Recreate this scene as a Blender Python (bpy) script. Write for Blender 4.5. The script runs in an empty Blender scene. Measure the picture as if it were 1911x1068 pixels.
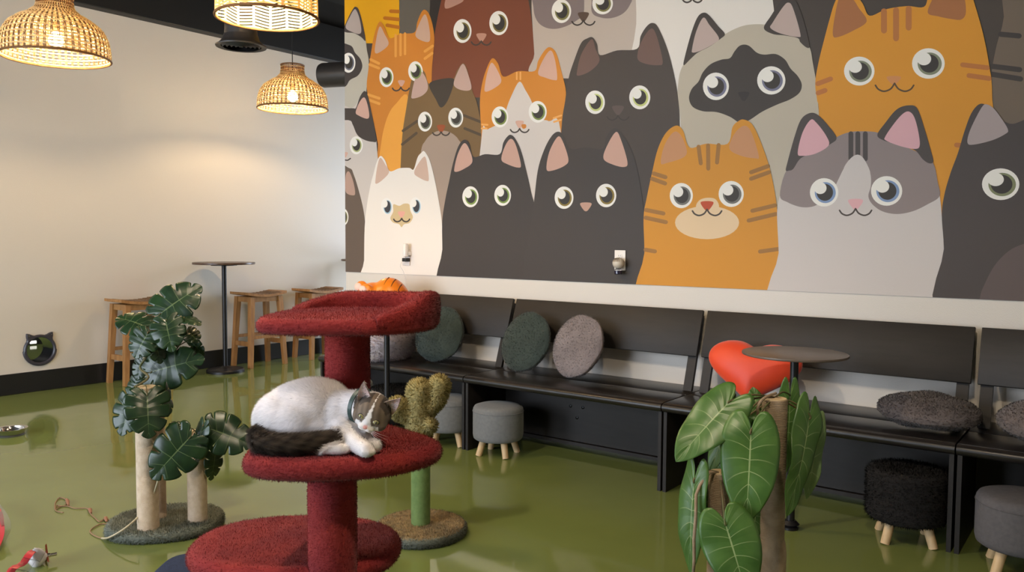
import bpy, bmesh, math, random
import numpy as np
from mathutils import Vector, Matrix, Quaternion
from mathutils.geometry import tessellate_polygon
random.seed(7); RNG = np.random.default_rng(7)
SC = bpy.context.scene
COL = SC.collection

# ------------------------------------------------------------------ camera
F, CX, CY, H = 1521.6, 955.5, 534.0, 1.29
_vr = np.array([2114 - CX, 453 - CY, F]); _vl = np.array([-1050 - CX, 434 - CY, F])
_dY = _vr / np.linalg.norm(_vr); _dX = -_vl / np.linalg.norm(_vl)
_dX = _dX - _dY * (_dX @ _dY); _dX /= np.linalg.norm(_dX)
_dZ = np.cross(_dX, _dY)
RM = np.array([_dX, _dY, _dZ])
CAM = np.array([0, 0, H])
def ray(px, py): return RM @ np.array([px - CX, py - CY, F])
def onZ(px, py, z): d = ray(px, py); return CAM + d * ((z - H) / d[2])
def onY(px, py, y): d = ray(px, py); return CAM + d * (y / d[1])
def onX(px, py, x): d = ray(px, py); return CAM + d * (x / d[0])
def W(px, py, dep): return CAM + ray(px, py) * (dep / F)
YAW = math.atan2(-ray(CX, CY)[0], ray(CX, CY)[1])

cam = bpy.data.cameras.new('camera'); camo = bpy.data.objects.new('camera', cam); COL.objects.link(camo)
cam.sensor_width = 36; cam.lens = F / 1911 * 36; cam.clip_start = .05; cam.clip_end = 100
_r = RM @ np.array([1, 0, 0]); _u = RM @ np.array([0, -1, 0]); _b = RM @ np.array([0, 0, -1])
camo.matrix_world = Matrix(((_r[0], _u[0], _b[0], 0), (_r[1], _u[1], _b[1], 0), (_r[2], _u[2], _b[2], H), (0, 0, 0, 1)))
SC.camera = camo

# ------------------------------------------------------------------ world, exposure
SC.view_settings.view_transform = 'Standard'; SC.view_settings.look = 'None'
SC.view_settings.gamma = 1; SC.view_settings.use_curve_mapping = False
SC.view_settings.exposure = 0.16
SKY = 10.5
LAMP = 640.0
LAMP2 = 1250.0        # dimmer bulbs of the pendants out of view
w = bpy.data.worlds.new('world'); SC.world = w; w.use_nodes = True
bg = w.node_tree.nodes['Background']; bg.inputs[0].default_value = (0.78, 0.87, 1.0, 1); bg.inputs[1].default_value = SKY
SC.cycles.use_denoising = True
SC.cycles.max_bounces = 10; SC.cycles.diffuse_bounces = 5; SC.cycles.glossy_bounces = 4
SC.cycles.sample_clamp_indirect = 6

XL, YM, YB, XR, YF, ZC = -7.213, 4.31, -3.2, 3.2, 7.9, 3.9     # left wall, mural wall, window wall, right wall, far wall, ceiling
XE = -4.913                                                     # free end of the mural wall
WINDOWS_BACK = [(-7.0, -4.8), (-4.6, -2.4)]         # openings of the window wall
WZ0, WZ1 = .12, 2.95
def portal(name, loc, rot, sx, sy):
    L = bpy.data.lights.new(name, 'AREA'); L.shape = 'RECTANGLE'; L.size = sx; L.size_y = sy; L.energy = 1
    L.cycles.is_portal = True
    o = bpy.data.objects.new(name, L); COL.objects.link(o); o.location = loc; o.rotation_euler = rot
for a, b in WINDOWS_BACK:
    portal('window_portal', ((a + b) / 2, YB - .1, (WZ0 + WZ1) / 2), (math.pi / 2, 0, 0), b - a, WZ1 - WZ0)
portal('window_portal', (-5.6, YF + .1, 1.5), (-math.pi / 2, 0, 0), 1.5, 2.4)

L = bpy.data.lights.new('room_beyond_fill', 'AREA'); L.size = .6; L.energy = 45; L.color = (1, .96, .9)  # unseen fill light, added to brighten the room behind the cat passage
o = bpy.data.objects.new('room_beyond_fill', L); COL.objects.link(o); o.location = (-9.0, 3.6, 3.4)
# ------------------------------------------------------------------ materials
def lin(c):
    c = np.array(c, float) / 255
    return np.where(c <= .04045, c / 12.92, ((c + .055) / 1.055) ** 2.4)
MATS = {}
def mat(name, c, rough=.6, c2=None, ns=20, bump=0, bs=60, metal=0, spec=.5, sheen=0, coat=0, trans=0, wave=None, emit=None, stretch=None, bdet=4, sss=0):
    if name in MATS: return MATS[name]
    m = bpy.data.materials.new(name); m.use_nodes = True; MATS[name] = m
    N = m.node_tree.nodes; K = m.node_tree.links; P = N['Principled BSDF']
    col = (*lin(c), 1); P.inputs['Base Color'].default_value = col
    P.inputs['Roughness'].default_value = rough; P.inputs['Metallic'].default_value = metal
    P.inputs['Specular IOR Level'].default_value = spec
    P.inputs['Sheen Weight'].default_value = sheen; P.inputs['Coat Weight'].default_value = coat
    tc = N.new('ShaderNodeTexCoord'); src = tc.outputs['Object']
    if stretch:
        mp = N.new('ShaderNodeMapping'); mp.inputs['Scale'].default_value = stretch; K.new(src, mp.inputs[0]); src = mp.outputs[0]
    if c2 is not None:
        nz = N.new('ShaderNodeTexNoise'); nz.inputs['Scale'].default_value = ns; nz.inputs['Detail'].default_value = 5; K.new(src, nz.inputs['Vector'])
        rp = N.new('ShaderNodeValToRGB'); rp.color_ramp.elements[0].position = .35; rp.color_ramp.elements[1].position = .65
        rp.color_ramp.elements[0].color = col; rp.color_ramp.elements[1].color = (*lin(c2), 1)
        K.new(nz.outputs['Fac'], rp.inputs[0]); K.new(rp.outputs[0], P.inputs['Base Color'])
    hgt = None
    if bump:
        if wave:
            nb = N.new('ShaderNodeTexWave'); nb.bands_direction = wave; nb.inputs['Scale'].default_value = bs; nb.inputs['Distortion'].default_value = .6; hgt = nb.outputs['Fac']
        else:
            nb = N.new('ShaderNodeTexNoise'); nb.inputs['Scale'].default_value = bs; nb.inputs['Detail'].default_value = bdet; hgt = nb.outputs['Fac']
        K.new(src, nb.inputs['Vector'])
        bp = N.new('ShaderNodeBump'); bp.inputs['Strength'].default_value = 1; bp.inputs['Distance'].default_value = bump
        K.new(hgt, bp.inputs['Height']); K.new(bp.outputs[0], P.inputs['Normal'])
    if emit:
        P.inputs['Emission Color'].default_value = (*lin(emit[0]), 1); P.inputs['Emission Strength'].default_value = emit[1]
    if trans:
        tr = N.new('ShaderNodeBsdfTranslucent'); mx = N.new('ShaderNodeMixShader'); mx.inputs[0].default_value = trans
        tr.inputs[0].default_value = col
        K.new(P.outputs[0], mx.inputs[1]); K.new(tr.outputs[0], mx.inputs[2]); K.new(mx.outputs[0], N['Material Output'].inputs[0])
    return m
def attr_mat(name, rough=.8, spec=.2, sheen=0):
    if name in MATS: return MATS[name]
    m = bpy.data.materials.new(name); m.use_nodes = True; MATS[name] = m
    N = m.node_tree.nodes; K = m.node_tree.links; P = N['Principled BSDF']
    a = N.new('ShaderNodeAttribute'); a.attribute_name = 'Col'; K.new(a.outputs['Color'], P.inputs['Base Color'])
    P.inputs['Roughness'].default_value = rough; P.inputs['Specular IOR Level'].default_value = spec; P.inputs['Sheen Weight'].default_value = sheen
    return m
def glass_mat(name, c=(255, 255, 255), rough=.02):
    if name in MATS: return MATS[name]
    m = mat(name, c, rough); P = m.node_tree.nodes['Principled BSDF']; P.inputs['Transmission Weight'].default_value = 1; P.inputs['IOR'].default_value = 1.4
    return m

# ------------------------------------------------------------------ mesh helpers
def rotz(a): return Matrix.Rotation(a, 3, 'Z')
class MB:
    def __init__(s): s.v = []; s.f = []; s.m = []; s.uv = None
    def add(s, v, f, mi=0):
        o = len(s.v); s.v.extend([tuple(map(float, p)) for p in v]); s.f.extend([tuple(i + o for i in q) for q in f]); s.m.extend([mi] * len(f)); return s
    def box(s, c, d, M=None, bevel=0, mi=0, seg=2):
        x, y, z = [k / 2 for k in d]
        v = [(-x, -y, -z), (x, -y, -z), (x, y, -z), (-x, y, -z), (-x, -y, z), (x, -y, z), (x, y, z), (-x, y, z)]
        f = [(0, 3, 2, 1), (4, 5, 6, 7), (0, 1, 5, 4), (1, 2, 6, 5), (2, 3, 7, 6), (3, 0, 4, 7)]
        if bevel:
            bm = bmesh.new(); vs = [bm.verts.new(p) for p in v]; [bm.faces.new([vs[i] for i in q]) for q in f]
            bmesh.ops.bevel(bm, geom=list(bm.edges), offset=bevel, segments=seg, profile=.5, affect='EDGES')
            bm.verts.index_update(); v = [tuple(p.co) for p in bm.verts]; f = [tuple(p.index for p in q.verts) for q in bm.faces]; bm.free()
        c = Vector(c)
        if M is None: M = Matrix.Identity(3)
        return s.add([M @ Vector(p) + c for p in v], f, mi)
    def hexa(s, p8, mi=0):
        return s.add(p8, [(0, 3, 2, 1), (4, 5, 6, 7), (0, 1, 5, 4), (1, 2, 6, 5), (2, 3, 7, 6), (3, 0, 4, 7)], mi)
    def bar(s, a, b, wx, wy, ref=(1, 0, 0), bevel=0, mi=0, w2=None):
        a = Vector(a); b = Vector(b); d = (b - a).normalized(); r = Vector(ref); r = (r - d * r.dot(d)).normalized(); q = d.cross(r)
        w2 = w2 or (wx, wy); P = []
        for p, (ww, hh) in ((a, (wx, wy)), (b, w2)):
            P += [p - r * ww / 2 - q * hh / 2, p + r * ww / 2 - q * hh / 2, p + r * ww / 2 + q * hh / 2, p - r * ww / 2 + q * hh / 2]
        return s.hexa(P, mi)
    def lathe(s, prof, n=32, c=(0, 0, 0), M=None, mi=0, cap=True, sx=1, sy=1):
        v = []; f = []; c = Vector(c); M = M or Matrix.Identity(3)
        for r, z in prof:
            for k in range(n):
                a = 2 * math.pi * k / n; v.append(M @ Vector((r * math.cos(a) * sx, r * math.sin(a) * sy, z)) + c)
        for i in range(len(prof) - 1):
            for k in range(n):
                k2 = (k + 1) % n; f.append((i * n + k, i * n + k2, (i + 1) * n + k2, (i + 1) * n + k))
        if cap:
            f.append(tuple(range(n - 1, -1, -1))); f.append(tuple((len(prof) - 1) * n + k for k in range(n)))
        return s.add(v, f, mi)
    def tube(s, pts, r, n=8, mi=0, closed=False, cap=True, flat=1.0):
        P = [Vector(p) for p in pts]; m = len(P); R = r if hasattr(r, '__len__') else [r] * m
        T = []
        for i in range(m):
            a = P[(i - 1) % m] if (closed or i) else P[i]; b = P[(i + 1) % m] if (closed or i < m - 1) else P[i]
            d = b - a; T.append(d.normalized() if d.length > 1e-9 else Vector((0, 0, 1)))
        u = T[0].orthogonal().normalized(); v = []; f = []
        for i in range(m):
            u = (u - T[i] * u.dot(T[i])); u = u.normalized() if u.length > 1e-6 else T[i].orthogonal().normalized(); q = T[i].cross(u)
            for k in range(n):
                a = 2 * math.pi * k / n; v.append(P[i] + u * (R[i] * math.cos(a)) + q * (R[i] * flat * math.sin(a)))
        for i in range(m if closed else m - 1):
            j = (i + 1) % m
            for k in range(n):
                k2 = (k + 1) % n; f.append((i * n + k, i * n + k2, j * n + k2, j * n + k))
        if cap and not closed: f.append(tuple(range(n - 1, -1, -1))); f.append(tuple((m - 1) * n + k for k in range(n)))
        return s.add(v, f, mi)
    def sphere(s, c, r, nu=20, nv=12, M=None, mi=0):
        if not hasattr(r, '__len__'): r = (r, r, r)
        M = M or Matrix.Identity(3); c = Vector(c); v = []; f = []
        for i in range(1, nv):
            t = math.pi * i / nv
            for k in range(nu):
                a = 2 * math.pi * k / nu; v.append(M @ Vector((r[0] * math.sin(t) * math.cos(a), r[1] * math.sin(t) * math.sin(a), -r[2] * math.cos(t))) + c)
        for i in range(nv - 2):
            for k in range(nu):
                k2 = (k + 1) % nu; f.append((i * nu + k, i * nu + k2, (i + 1) * nu + k2, (i + 1) * nu + k))
        b = len(v); v.append(M @ Vector((0, 0, -r[2])) + c); v.append(M @ Vector((0, 0, r[2])) + c)
        for k in range(nu):
            k2 = (k + 1) % nu; f.append((b, k2, k)); f.append((b + 1, (nv - 2) * nu + k, (nv - 2) * nu + k2))
        return s.add(v, f, mi)
    def slab(s, poly, z0, z1, rnd=.01, seg=4, mi=0, M=None, c=(0, 0, 0), topinset=None):
        """rounded slab over a (roughly convex) outline; the rim is shrunk towards the outline's normals"""
        P = np.array(poly, float); n = len(P)
        t = np.roll(P, -1, 0) - np.roll(P, 1, 0); t /= np.linalg.norm(t, axis=1)[:, None] + 1e-12; nr = np.stack([t[:, 1], -t[:, 0]], 1)
        if (P * nr).sum() < (P.mean(0) * nr).sum(): nr = -nr
        rnd = min(rnd, (z1 - z0) / 2); rings = []
        for i in range(seg + 1):
            a = math.pi / 2 * i / seg; rings.append((P - nr * rnd * (1 - math.sin(a)), z0 + rnd * (1 - math.cos(a))))
        for i in range(seg + 1):
            a = math.pi / 2 * i / seg; rings.append((P - nr * rnd * (1 - math.cos(a)), z1 - rnd + rnd * math.sin(a)))
        M = M or Matrix.Identity(3); c = Vector(c); v = []; f = []
        for q, z in rings: v += [M @ Vector((x, y, z)) + c for x, y in q]
        for i in range(len(rings) - 1):
            for k in range(n):
                k2 = (k + 1) % n; f.append((i * n + k, i * n + k2, (i + 1) * n + k2, (i + 1) * n + k))
        f.append(tuple(range(n - 1, -1, -1))); f.append(tuple((len(rings) - 1) * n + k for k in range(n)))
        return s.add(v, f, mi)
    def mesh(s, name, mats, smooth=35):
        me = bpy.data.meshes.new(name); me.from_pydata(s.v, [], s.f)
        for m in (mats if isinstance(mats, (list, tuple)) else [mats]): me.materials.append(m)
        if max(s.m, default=0): me.polygons.foreach_set('material_index', s.m)
        bm = bmesh.new(); bm.from_mesh(me); bmesh.ops.recalc_face_normals(bm, faces=bm.faces); bm.to_mesh(me); bm.free()
        if smooth:
            me.polygons.foreach_set('use_smooth', [True] * len(me.polygons))
            if smooth < 179: me.set_sharp_from_angle(angle=math.radians(smooth))
        me.update(); return me
    def build(s, name, mats, parent=None, smooth=35, loc=None):
        o = bpy.data.objects.new(name, s.mesh(name, mats, smooth)); COL.objects.link(o)
        if parent: o.parent = parent
        if loc is not None: o.location = loc
        return o
def ell(rx, ry, n=48, p=2.0, cx=0, cy=0, rot=0):
    out = []
    for k in range(n):
        a = 2 * math.pi * k / n; c, q = math.cos(a), math.sin(a)
        x = rx * math.copysign(abs(c) ** (2 / p), c); y = ry * math.copysign(abs(q) ** (2 / p), q)
        out.append((cx + x * math.cos(rot) - y * math.sin(rot), cy + x * math.sin(rot) + y * math.cos(rot)))
    return out
def cat_spline(P, n=6, closed=True):
    P = [np.array(p, float) for p in P]; m = len(P); out = []
    for i in range(m if closed else m - 1):
        if closed: a, b, c, d = P[i - 1], P[i], P[(i + 1) % m], P[(i + 2) % m]
        else: a, b, c, d = P[max(i - 1, 0)], P[i], P[i + 1], P[min(i + 2, m - 1)]
        for k in range(n):
            t = k / n; out.append(.5 * (2 * b + (c - a) * t + (2 * a - 5 * b + 4 * c - d) * t * t + (3 * b - a - 3 * c + d) * t ** 3))
    if not closed: out.append(P[-1])
    return out
def tag(o, label, cat, group=None, kind=None):
    if label: o['label'] = label
    if cat: o['category'] = cat
    if group: o['group'] = group
    if kind: o['kind'] = kind
    return o
def struct(name, mb, m, parent=None, smooth=0):
    o = mb.build(name, m, parent, smooth)
    if not parent: o['kind'] = 'structure'
    return o
def thing(name, label, cat, loc=(0, 0, 0), rz=0, group=None):
    o = bpy.data.objects.new(name, None); COL.objects.link(o); o.empty_display_size = .05
    o.location = Vector([float(k) for k in loc]); o.rotation_euler = (0, 0, rz); return tag(o, label, cat, group)
def dup(root, loc, rz, label, group=None, scale=None):
    r = root.copy(); COL.objects.link(r); r.location = Vector([float(k) for k in loc]); r.rotation_euler = (0, 0, rz); r['label'] = label
    if group: r['group'] = group
    if scale: r.scale = (scale,) * 3
    for ch in list(root.children):
        c = ch.copy(); COL.objects.link(c); c.parent = r
        for g in list(ch.children):
            d = g.copy(); COL.objects.link(d); d.parent = c
    return r
def tri_arrays(me):
    me.calc_loop_triangles(); n = len(me.loop_triangles)
    t = np.empty(n * 3, np.int32); me.loop_triangles.foreach_get('vertices', t)
    v = np.empty(len(me.vertices) * 3, np.float32); me.vertices.foreach_get('co', v)
    nn = np.empty(len(me.vertices) * 3, np.float32); me.vertices.foreach_get('normal', nn)
    return v.reshape(-1, 3).astype(float), t.reshape(-1, 3), nn.reshape(-1, 3).astype(float)
def strand_mat(m, f=.42):
    k = m.name + '_strand'
    if k in MATS: return MATS[k]
    c = m.copy(); c.name = k; MATS[k] = c; N = c.node_tree.nodes; K = c.node_tree.links; P = N['Principled BSDF']
    tr = N.new('ShaderNodeBsdfTranslucent'); mx = N.new('ShaderNodeMixShader'); mx.inputs[0].default_value = f; bc = P.inputs['Base Color']
    if bc.is_linked: K.new(bc.links[0].from_socket, tr.inputs[0])
    else: tr.inputs[0].default_value = bc.default_value
    for l in list(P.inputs['Normal'].links): K.remove(l)
    K.new(P.outputs[0], mx.inputs[1]); K.new(tr.outputs[0], mx.inputs[2]); K.new(mx.outputs[0], N['Material Output'].inputs[0]); return c
def fuzz(o, n, length, width, m, parent=None, name='pile', lean=.5, comb=None, mask=None, colors=None, lvar=.4, clump=0):
    """short real strands over a mesh: one slim triangle each, joined into one part"""
    v, t, nn = tri_arrays(o.data)
    a, b, c = v[t[:, 0]], v[t[:, 1]], v[t[:, 2]]
    ar = np.linalg.norm(np.cross(b - a, c - a), axis=1) / 2
    if mask is not None: ar = ar * mask((a + b + c) / 3)
    k = RNG.choice(len(t), n, p=ar / ar.sum())
    r1 = np.sqrt(RNG.random(n)); r2 = RNG.random(n); wts = np.stack([1 - r1, r1 * (1 - r2), r1 * r2], 1)
    P = (v[t[k]] * wts[:, :, None]).sum(1); fn = np.cross(b - a, c - a); fn /= np.linalg.norm(fn, axis=1)[:, None] + 1e-12; Nn = fn[k]
    J = RNG.normal(size=(n, 3)); J -= Nn * (J * Nn).sum(1)[:, None]; J /= np.linalg.norm(J, axis=1)[:, None] + 1e-9
    D = Nn + J * lean * RNG.random((n, 1))
    if comb is not None:
        Cd = comb(P) if callable(comb) else np.array(comb, float)[None]; Cd = Cd - Nn * (Cd * Nn).sum(1)[:, None]; D = D + Cd
    D /= np.linalg.norm(D, axis=1)[:, None]
    L = length(P) if callable(length) else np.full(n, length)
    L = L * (1 - lvar + 2 * lvar * RNG.random(n))
    S = np.cross(D, Nn); S /= np.linalg.norm(S, axis=1)[:, None] + 1e-9; S = S + .35 * RNG.normal(size=(n, 3)); S -= D * (S * D).sum(1)[:, None]; S /= np.linalg.norm(S, axis=1)[:, None] + 1e-9
    flip = (np.cross(S, D) * Nn).sum(1) < 0; S[flip] *= -1
    V = np.empty((n, 3, 3)); B = P - Nn * .0006
    V[:, 0] = B - S * width / 2; V[:, 1] = B + S * width / 2; V[:, 2] = P + D * L[:, None]
    me = bpy.data.meshes.new(name); me.vertices.add(n * 3); me.vertices.foreach_set('co', V.reshape(-1))
    me.loops.add(n * 3); me.loops.foreach_set('vertex_index', np.arange(n * 3, dtype=np.int32))
    me.polygons.add(n); me.polygons.foreach_set('loop_start', np.arange(0, n * 3, 3, dtype=np.int32)); me.polygons.foreach_set('loop_total', np.full(n, 3, np.int32))
    me.update(calc_edges=True)
    if colors is not None:
        C = colors(P); at = me.color_attributes.new('Col', 'FLOAT_COLOR', 'POINT'); q = np.ones((n, 3, 4)); q[:, :, :3] = C[:, None, :] * (1 + .22 * (RNG.random((n, 1, 1)) - .35)); at.data.foreach_set('color', q.reshape(-1))
    me.polygons.foreach_set('use_smooth', np.ones(n, bool))
    NN = Nn + D * .25; NN /= np.linalg.norm(NN, axis=1)[:, None]
    me.normals_split_custom_set(np.repeat(NN, 3, 0).tolist())
    me.materials.append(strand_mat(m)); ob = bpy.data.objects.new(name, me); COL.objects.link(ob); ob.parent = parent if parent else o; ob['kind'] = 'stuff'
    return ob
def blob(mb, voxel=.004, smooth=6, name='blob'):
    """melt overlapping primitives into one continuous skin"""
    me = mb.mesh('tmp', [], 0); ob = bpy.data.objects.new('tmp', me); COL.objects.link(ob)
    md = ob.modifiers.new('r', 'REMESH'); md.mode = 'VOXEL'; md.voxel_size = voxel
    dg = bpy.context.evaluated_depsgraph_get(); ev = bpy.data.meshes.new_from_object(ob.evaluated_get(dg))
    bpy.data.objects.remove(ob); bpy.data.meshes.remove(me)
    v = np.empty(len(ev.vertices) * 3); ev.vertices.foreach_get('co', v); v = v.reshape(-1, 3)
    e = np.empty(len(ev.edges) * 2, np.int32); ev.edges.foreach_get('vertices', e); e = e.reshape(-1, 2)
    deg = np.bincount(e.reshape(-1), minlength=len(v))[:, None]
    for _ in range(smooth):
        s = np.zeros_like(v); np.add.at(s, e[:, 0], v[e[:, 1]]); np.add.at(s, e[:, 1], v[e[:, 0]]); v = v * .4 + .6 * s / np.maximum(deg, 1)
    ev.vertices.foreach_set('co', v.reshape(-1)); ev.update(); ev.name = name
    ev.polygons.foreach_set('use_smooth', np.ones(len(ev.polygons), bool)); ev.materials.clear()
    return ev
def link(name, me, m, parent=None, loc=None):
    me.materials.append(m); o = bpy.data.objects.new(name, me); COL.objects.link(o)
    if parent: o.parent = parent
    if loc is not None: o.location = Vector([float(k) for k in loc])
    return o
def capsule(mb, a, b, ra, rb, n=14):
    a = Vector(a); b = Vector(b); k = 8
    mb.tube([a.lerp(b, i / k) for i in range(k + 1)], [ra + (rb - ra) * i / k for i in range(k + 1)], n)
    mb.sphere(a, ra, 14, 10); mb.sphere(b, rb, 14, 10)
def chain(mb, pts, rad):
    for i in range(len(pts) - 1): capsule(mb, pts[i], pts[i + 1], rad[i], rad[i + 1])

# ================================================================== the room
m_floor = mat('green_epoxy', (118, 129, 72), .06, c2=(110, 121, 65), ns=1.3, bump=.0017, bs=3.4, spec=.5, bdet=1.5)
m_wall = mat('white_paint', (214, 207, 198), .45, bump=.0009, bs=220, spec=.4)
m_black = mat('black_paint', (22, 21, 20), .55)
m_ceil = mat('ceiling_black', (30, 28, 25), .8, c2=(40, 38, 34), ns=4)
m_base = mat('black_vinyl', (24, 24, 26), .4)

mb = MB(); mb.box(((-12.2 + XR) / 2, (YB + YF) / 2, -.05), (XR + 12.2, YF - YB, .1)); struct('floor', mb, m_floor)
mb = MB(); mb.box(((-12.2 + XR) / 2, (YB + YF) / 2, ZC + .05), (XR + 12.2, YF - YB, .1)); struct('ceiling', mb, m_ceil)
# left wall with the round cat passage cut through it
PH = onX(74, 653, XL); PY, PZ = float(PH[1]), float(PH[2]); PR = .108; TW = .16
mb = MB(); s2 = .19; xm = XL - TW / 2
mb.box((xm, (YB + PY - s2) / 2, ZC / 2), (TW, PY - s2 - YB, ZC)); mb.box((xm, (PY + s2 + YF) / 2, ZC / 2), (TW, YF - PY - s2, ZC))
mb.box((xm, PY, (PZ - s2) / 2), (TW, 2 * s2, PZ - s2)); mb.box((xm, PY, (PZ + s2 + ZC) / 2), (TW, 2 * s2, ZC - PZ - s2))
n = 48; v = []; f = []
for x in (XL, XL - TW):
    for k in range(n):
        a = 2 * math.pi * k / n; c, q = math.cos(a), math.sin(a); v.append((x, PY + PR * c, PZ + PR * q))
    for k in range(n):
        a = 2 * math.pi * k / n; c, q = math.cos(a), math.sin(a); g = s2 / max(abs(c), abs(q)); v.append((x, PY + g * c, PZ + g * q))
for b in (0, 2 * n):
    for k in range(n): k2 = (k + 1) % n; f.append((b + k, b + k2, b + n + k2, b + n + k))
mb.add(v, f); struct('wall_left', mb, m_wall)
# mural wall, window wall, right wall, far wall
mb = MB(); mb.box(((XE + XR) / 2, YM + .08, ZC / 2), (XR - XE, .16, ZC)); struct('wall_mural', mb, m_wall)
mb = MB(); mb.box((XR + .06, (YB + YM) / 2, ZC / 2), (.12, YM - YB, ZC)); struct('wall_right', mb, m_wall)
mb = MB(); edges = [-12.2] + [k for ab in WINDOWS_BACK for k in ab] + [XR]
edges = [-12.2, -9.6, -8.0] + edges[1:]
for i in range(0, len(edges), 2): mb.box(((edges[i] + edges[i + 1]) / 2, YB - .06, ZC / 2), (edges[i + 1] - edges[i], .12, ZC))
for a, b in WINDOWS_BACK + [(-9.6, -8.0)]:
    mb.box(((a + b) / 2, YB - .06, WZ0 / 2), (b - a, .12, WZ0)); mb.box(((a + b) / 2, YB - .06, (WZ1 + ZC) / 2), (b - a, .12, ZC - WZ1))
struct('wall_windows', mb, m_wall)
for i, (a, b) in enumerate(WINDOWS_BACK):
    mb = MB(); z = (WZ0 + WZ1) / 2
    for x in (a + .03, (a + b) / 2, b - .03): mb.box((x, YB - .04, z), (.06, .07, WZ1 - WZ0))
    for zz in (WZ0 + .03, WZ1 - .03): mb.box(((a + b) / 2, YB - .04, zz), (b - a, .07, .06))
    struct('window_%d' % (i + 1), mb, m_black)
mb = MB(); mb.box(((-6.35 - 12.2) / 2, YF + .06, ZC / 2), (5.85, .12, ZC)); mb.box(((-4.85 + XR) / 2, YF + .06, ZC / 2), (XR + 4.85, .12, ZC))
mb.box((-5.6, YF + .06, .15), (1.5, .12, .3)); mb.box((-5.6, YF + .06, (2.7 + ZC) / 2), (1.5, .12, ZC - 2.7)); struct('wall_far', mb, m_wall)
mb = MB()
for x in (-6.32, -5.6, -4.88): mb.box((x, YF + .04, 1.5), (.06, .07, 2.4))
for zz in (.33, 2.67): mb.box((-5.6, YF + .04, zz), (1.5, .07, .06))
struct('window_4', mb, m_black)
mb = MB(); mb.box((XR + .06, (YM + YF) / 2, ZC / 2), (.12, YF - YM, ZC)); struct('wall_rear', mb, m_wall)
mb = MB(); mb.box((-10.4, (YB + YF) / 2, ZC / 2), (.12, YF - YB, ZC)); struct('wall_beyond', mb, m_black)
# black baseboard and beam along the left wall
mb = MB(); mb.box((XL + .007, (YB + YF) / 2, .085), (.014, YF - YB, .17), bevel=.003); struct('baseboard_left', mb, m_base)
mb = MB(); mb.box((XL + .06, (YB + YF) / 2, (3.24 + 3.62) / 2), (.12, YF - YB, .38), bevel=.006); struct('trim_1', mb, m_black)
mb = MB(); mb.box((XL + .02, (YB + YF) / 2, (3.62 + ZC) / 2), (.04, YF - YB, ZC - 3.62)); struct('trim_2', mb, m_ceil)
for i, x in enumerate((-6.3, -4.2)):
    mb = MB(); mb.box((x, (YB + YF) / 2, ZC - .12), (.14, YF - YB, .24), bevel=.005); struct('trim_%d' % (i + 3), mb, m_black)

# ------------------------------------------------------------------ cat-eared passage through the wall
m_ring = mat('dark_plastic', (58, 56, 64), .38); m_steel = mat('polished_steel', (205, 208, 212), .12, metal=1, c2=(175, 178, 182), ns=8, stretch=(40, 1, 1))
root = thing('cat_passage', 'round cat passage through the white wall in a dark grey frame with two cat ears', 'cat door', (XL, PY, PZ))
out = []
for k in range(120):
    a = 2 * math.pi * k / 120; r = .128 * (1.04 if math.sin(a) < 0 else 1.0)
    y, z = r * math.cos(a), r * math.sin(a)
    for s in (-1, 1):
        ea = math.pi / 2 - s * .62; d = math.atan2(math.sin(a - ea), math.cos(a - ea))
        if abs(d) < .3: r2 = .128 + .048 * (1 - (abs(d) / .3)) ** .75; y, z = r2 * math.cos(a - d * .25), r2 * math.sin(a - d * .25)
    out.append((y, z))
v = []; f = []; n = 120
for x, inset in ((0, 0), (.012, 0), (.02, .008)):
    for y, z in out:
        L = math.hypot(y, z); k = (L - inset) / L; v.append((x, y * k, z * k))
for x, rr in ((.02, .112), (.012, .105), (-.001, .105)):
    for k in range(n): a = 2 * math.pi * k / n; v.append((x, rr * math.cos(a), rr * math.sin(a)))
for i in range(5):
    for k in range(n): k2 = (k + 1) % n; f.append((i * n + k, i * n + k2, (i + 1) * n + k2, (i + 1) * n + k))
mb = MB(); mb.add(v, f); mb.build('frame', m_ring, root, 40)
mb = MB(); MY = Matrix.Rotation(math.pi / 2, 3, 'Y'); mb.lathe([(.1055, -.004), (.1055, -TW - .03)], 48, M=MY.inverted() @ Matrix.Scale(-1, 3, (0, 0, 1)) if False else Matrix(((0, 0, 1), (1, 0, 0), (0, 1, 0))), cap=False); mb.build('tunnel_liner', m_steel, root, 60)
for s in (-1, 1):
    mb = MB(); p = Vector((.021, .15 * math.cos(math.pi / 2 - s * .62), .15 * math.sin(math.pi / 2 - s * .62)))
    mb.sphere(p, (.002, .005, .004), 10, 6); mb.build('screw', m_steel, root)
# room beyond: a white lamp box and a black stand seen through the passage
mb = MB(); mb.box((0, 0, .5), (.03, .03, 1.0)); mb.box((.0, .16, .5), (.03, .03, 1.0)); mb.box((0, .08, .3), (.02, .16, .02)); mb.box((0, .08, .12), (.02, .16, .02)); mb.box((0, .08, 1.01), (.4, .4, .03))
tag(mb.build('rack_stand', m_black, None, 0, (-8.6, 3.72, 0)), 'thin black stand seen through the round cat passage', 'stand')

lp = onX(62, 639, -10.33); mb = MB(); mb.box((0, 0, 0), (.02, .07, .035), bevel=.004); o = mb.build('housing', mat('lit_panel', (255, 255, 255), .5, emit=((255, 250, 240), .9)), None, 0, Vector(lp)); o.name = 'wall_light'; tag(o, 'small bright wall light seen through the round cat passage', 'light')

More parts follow.
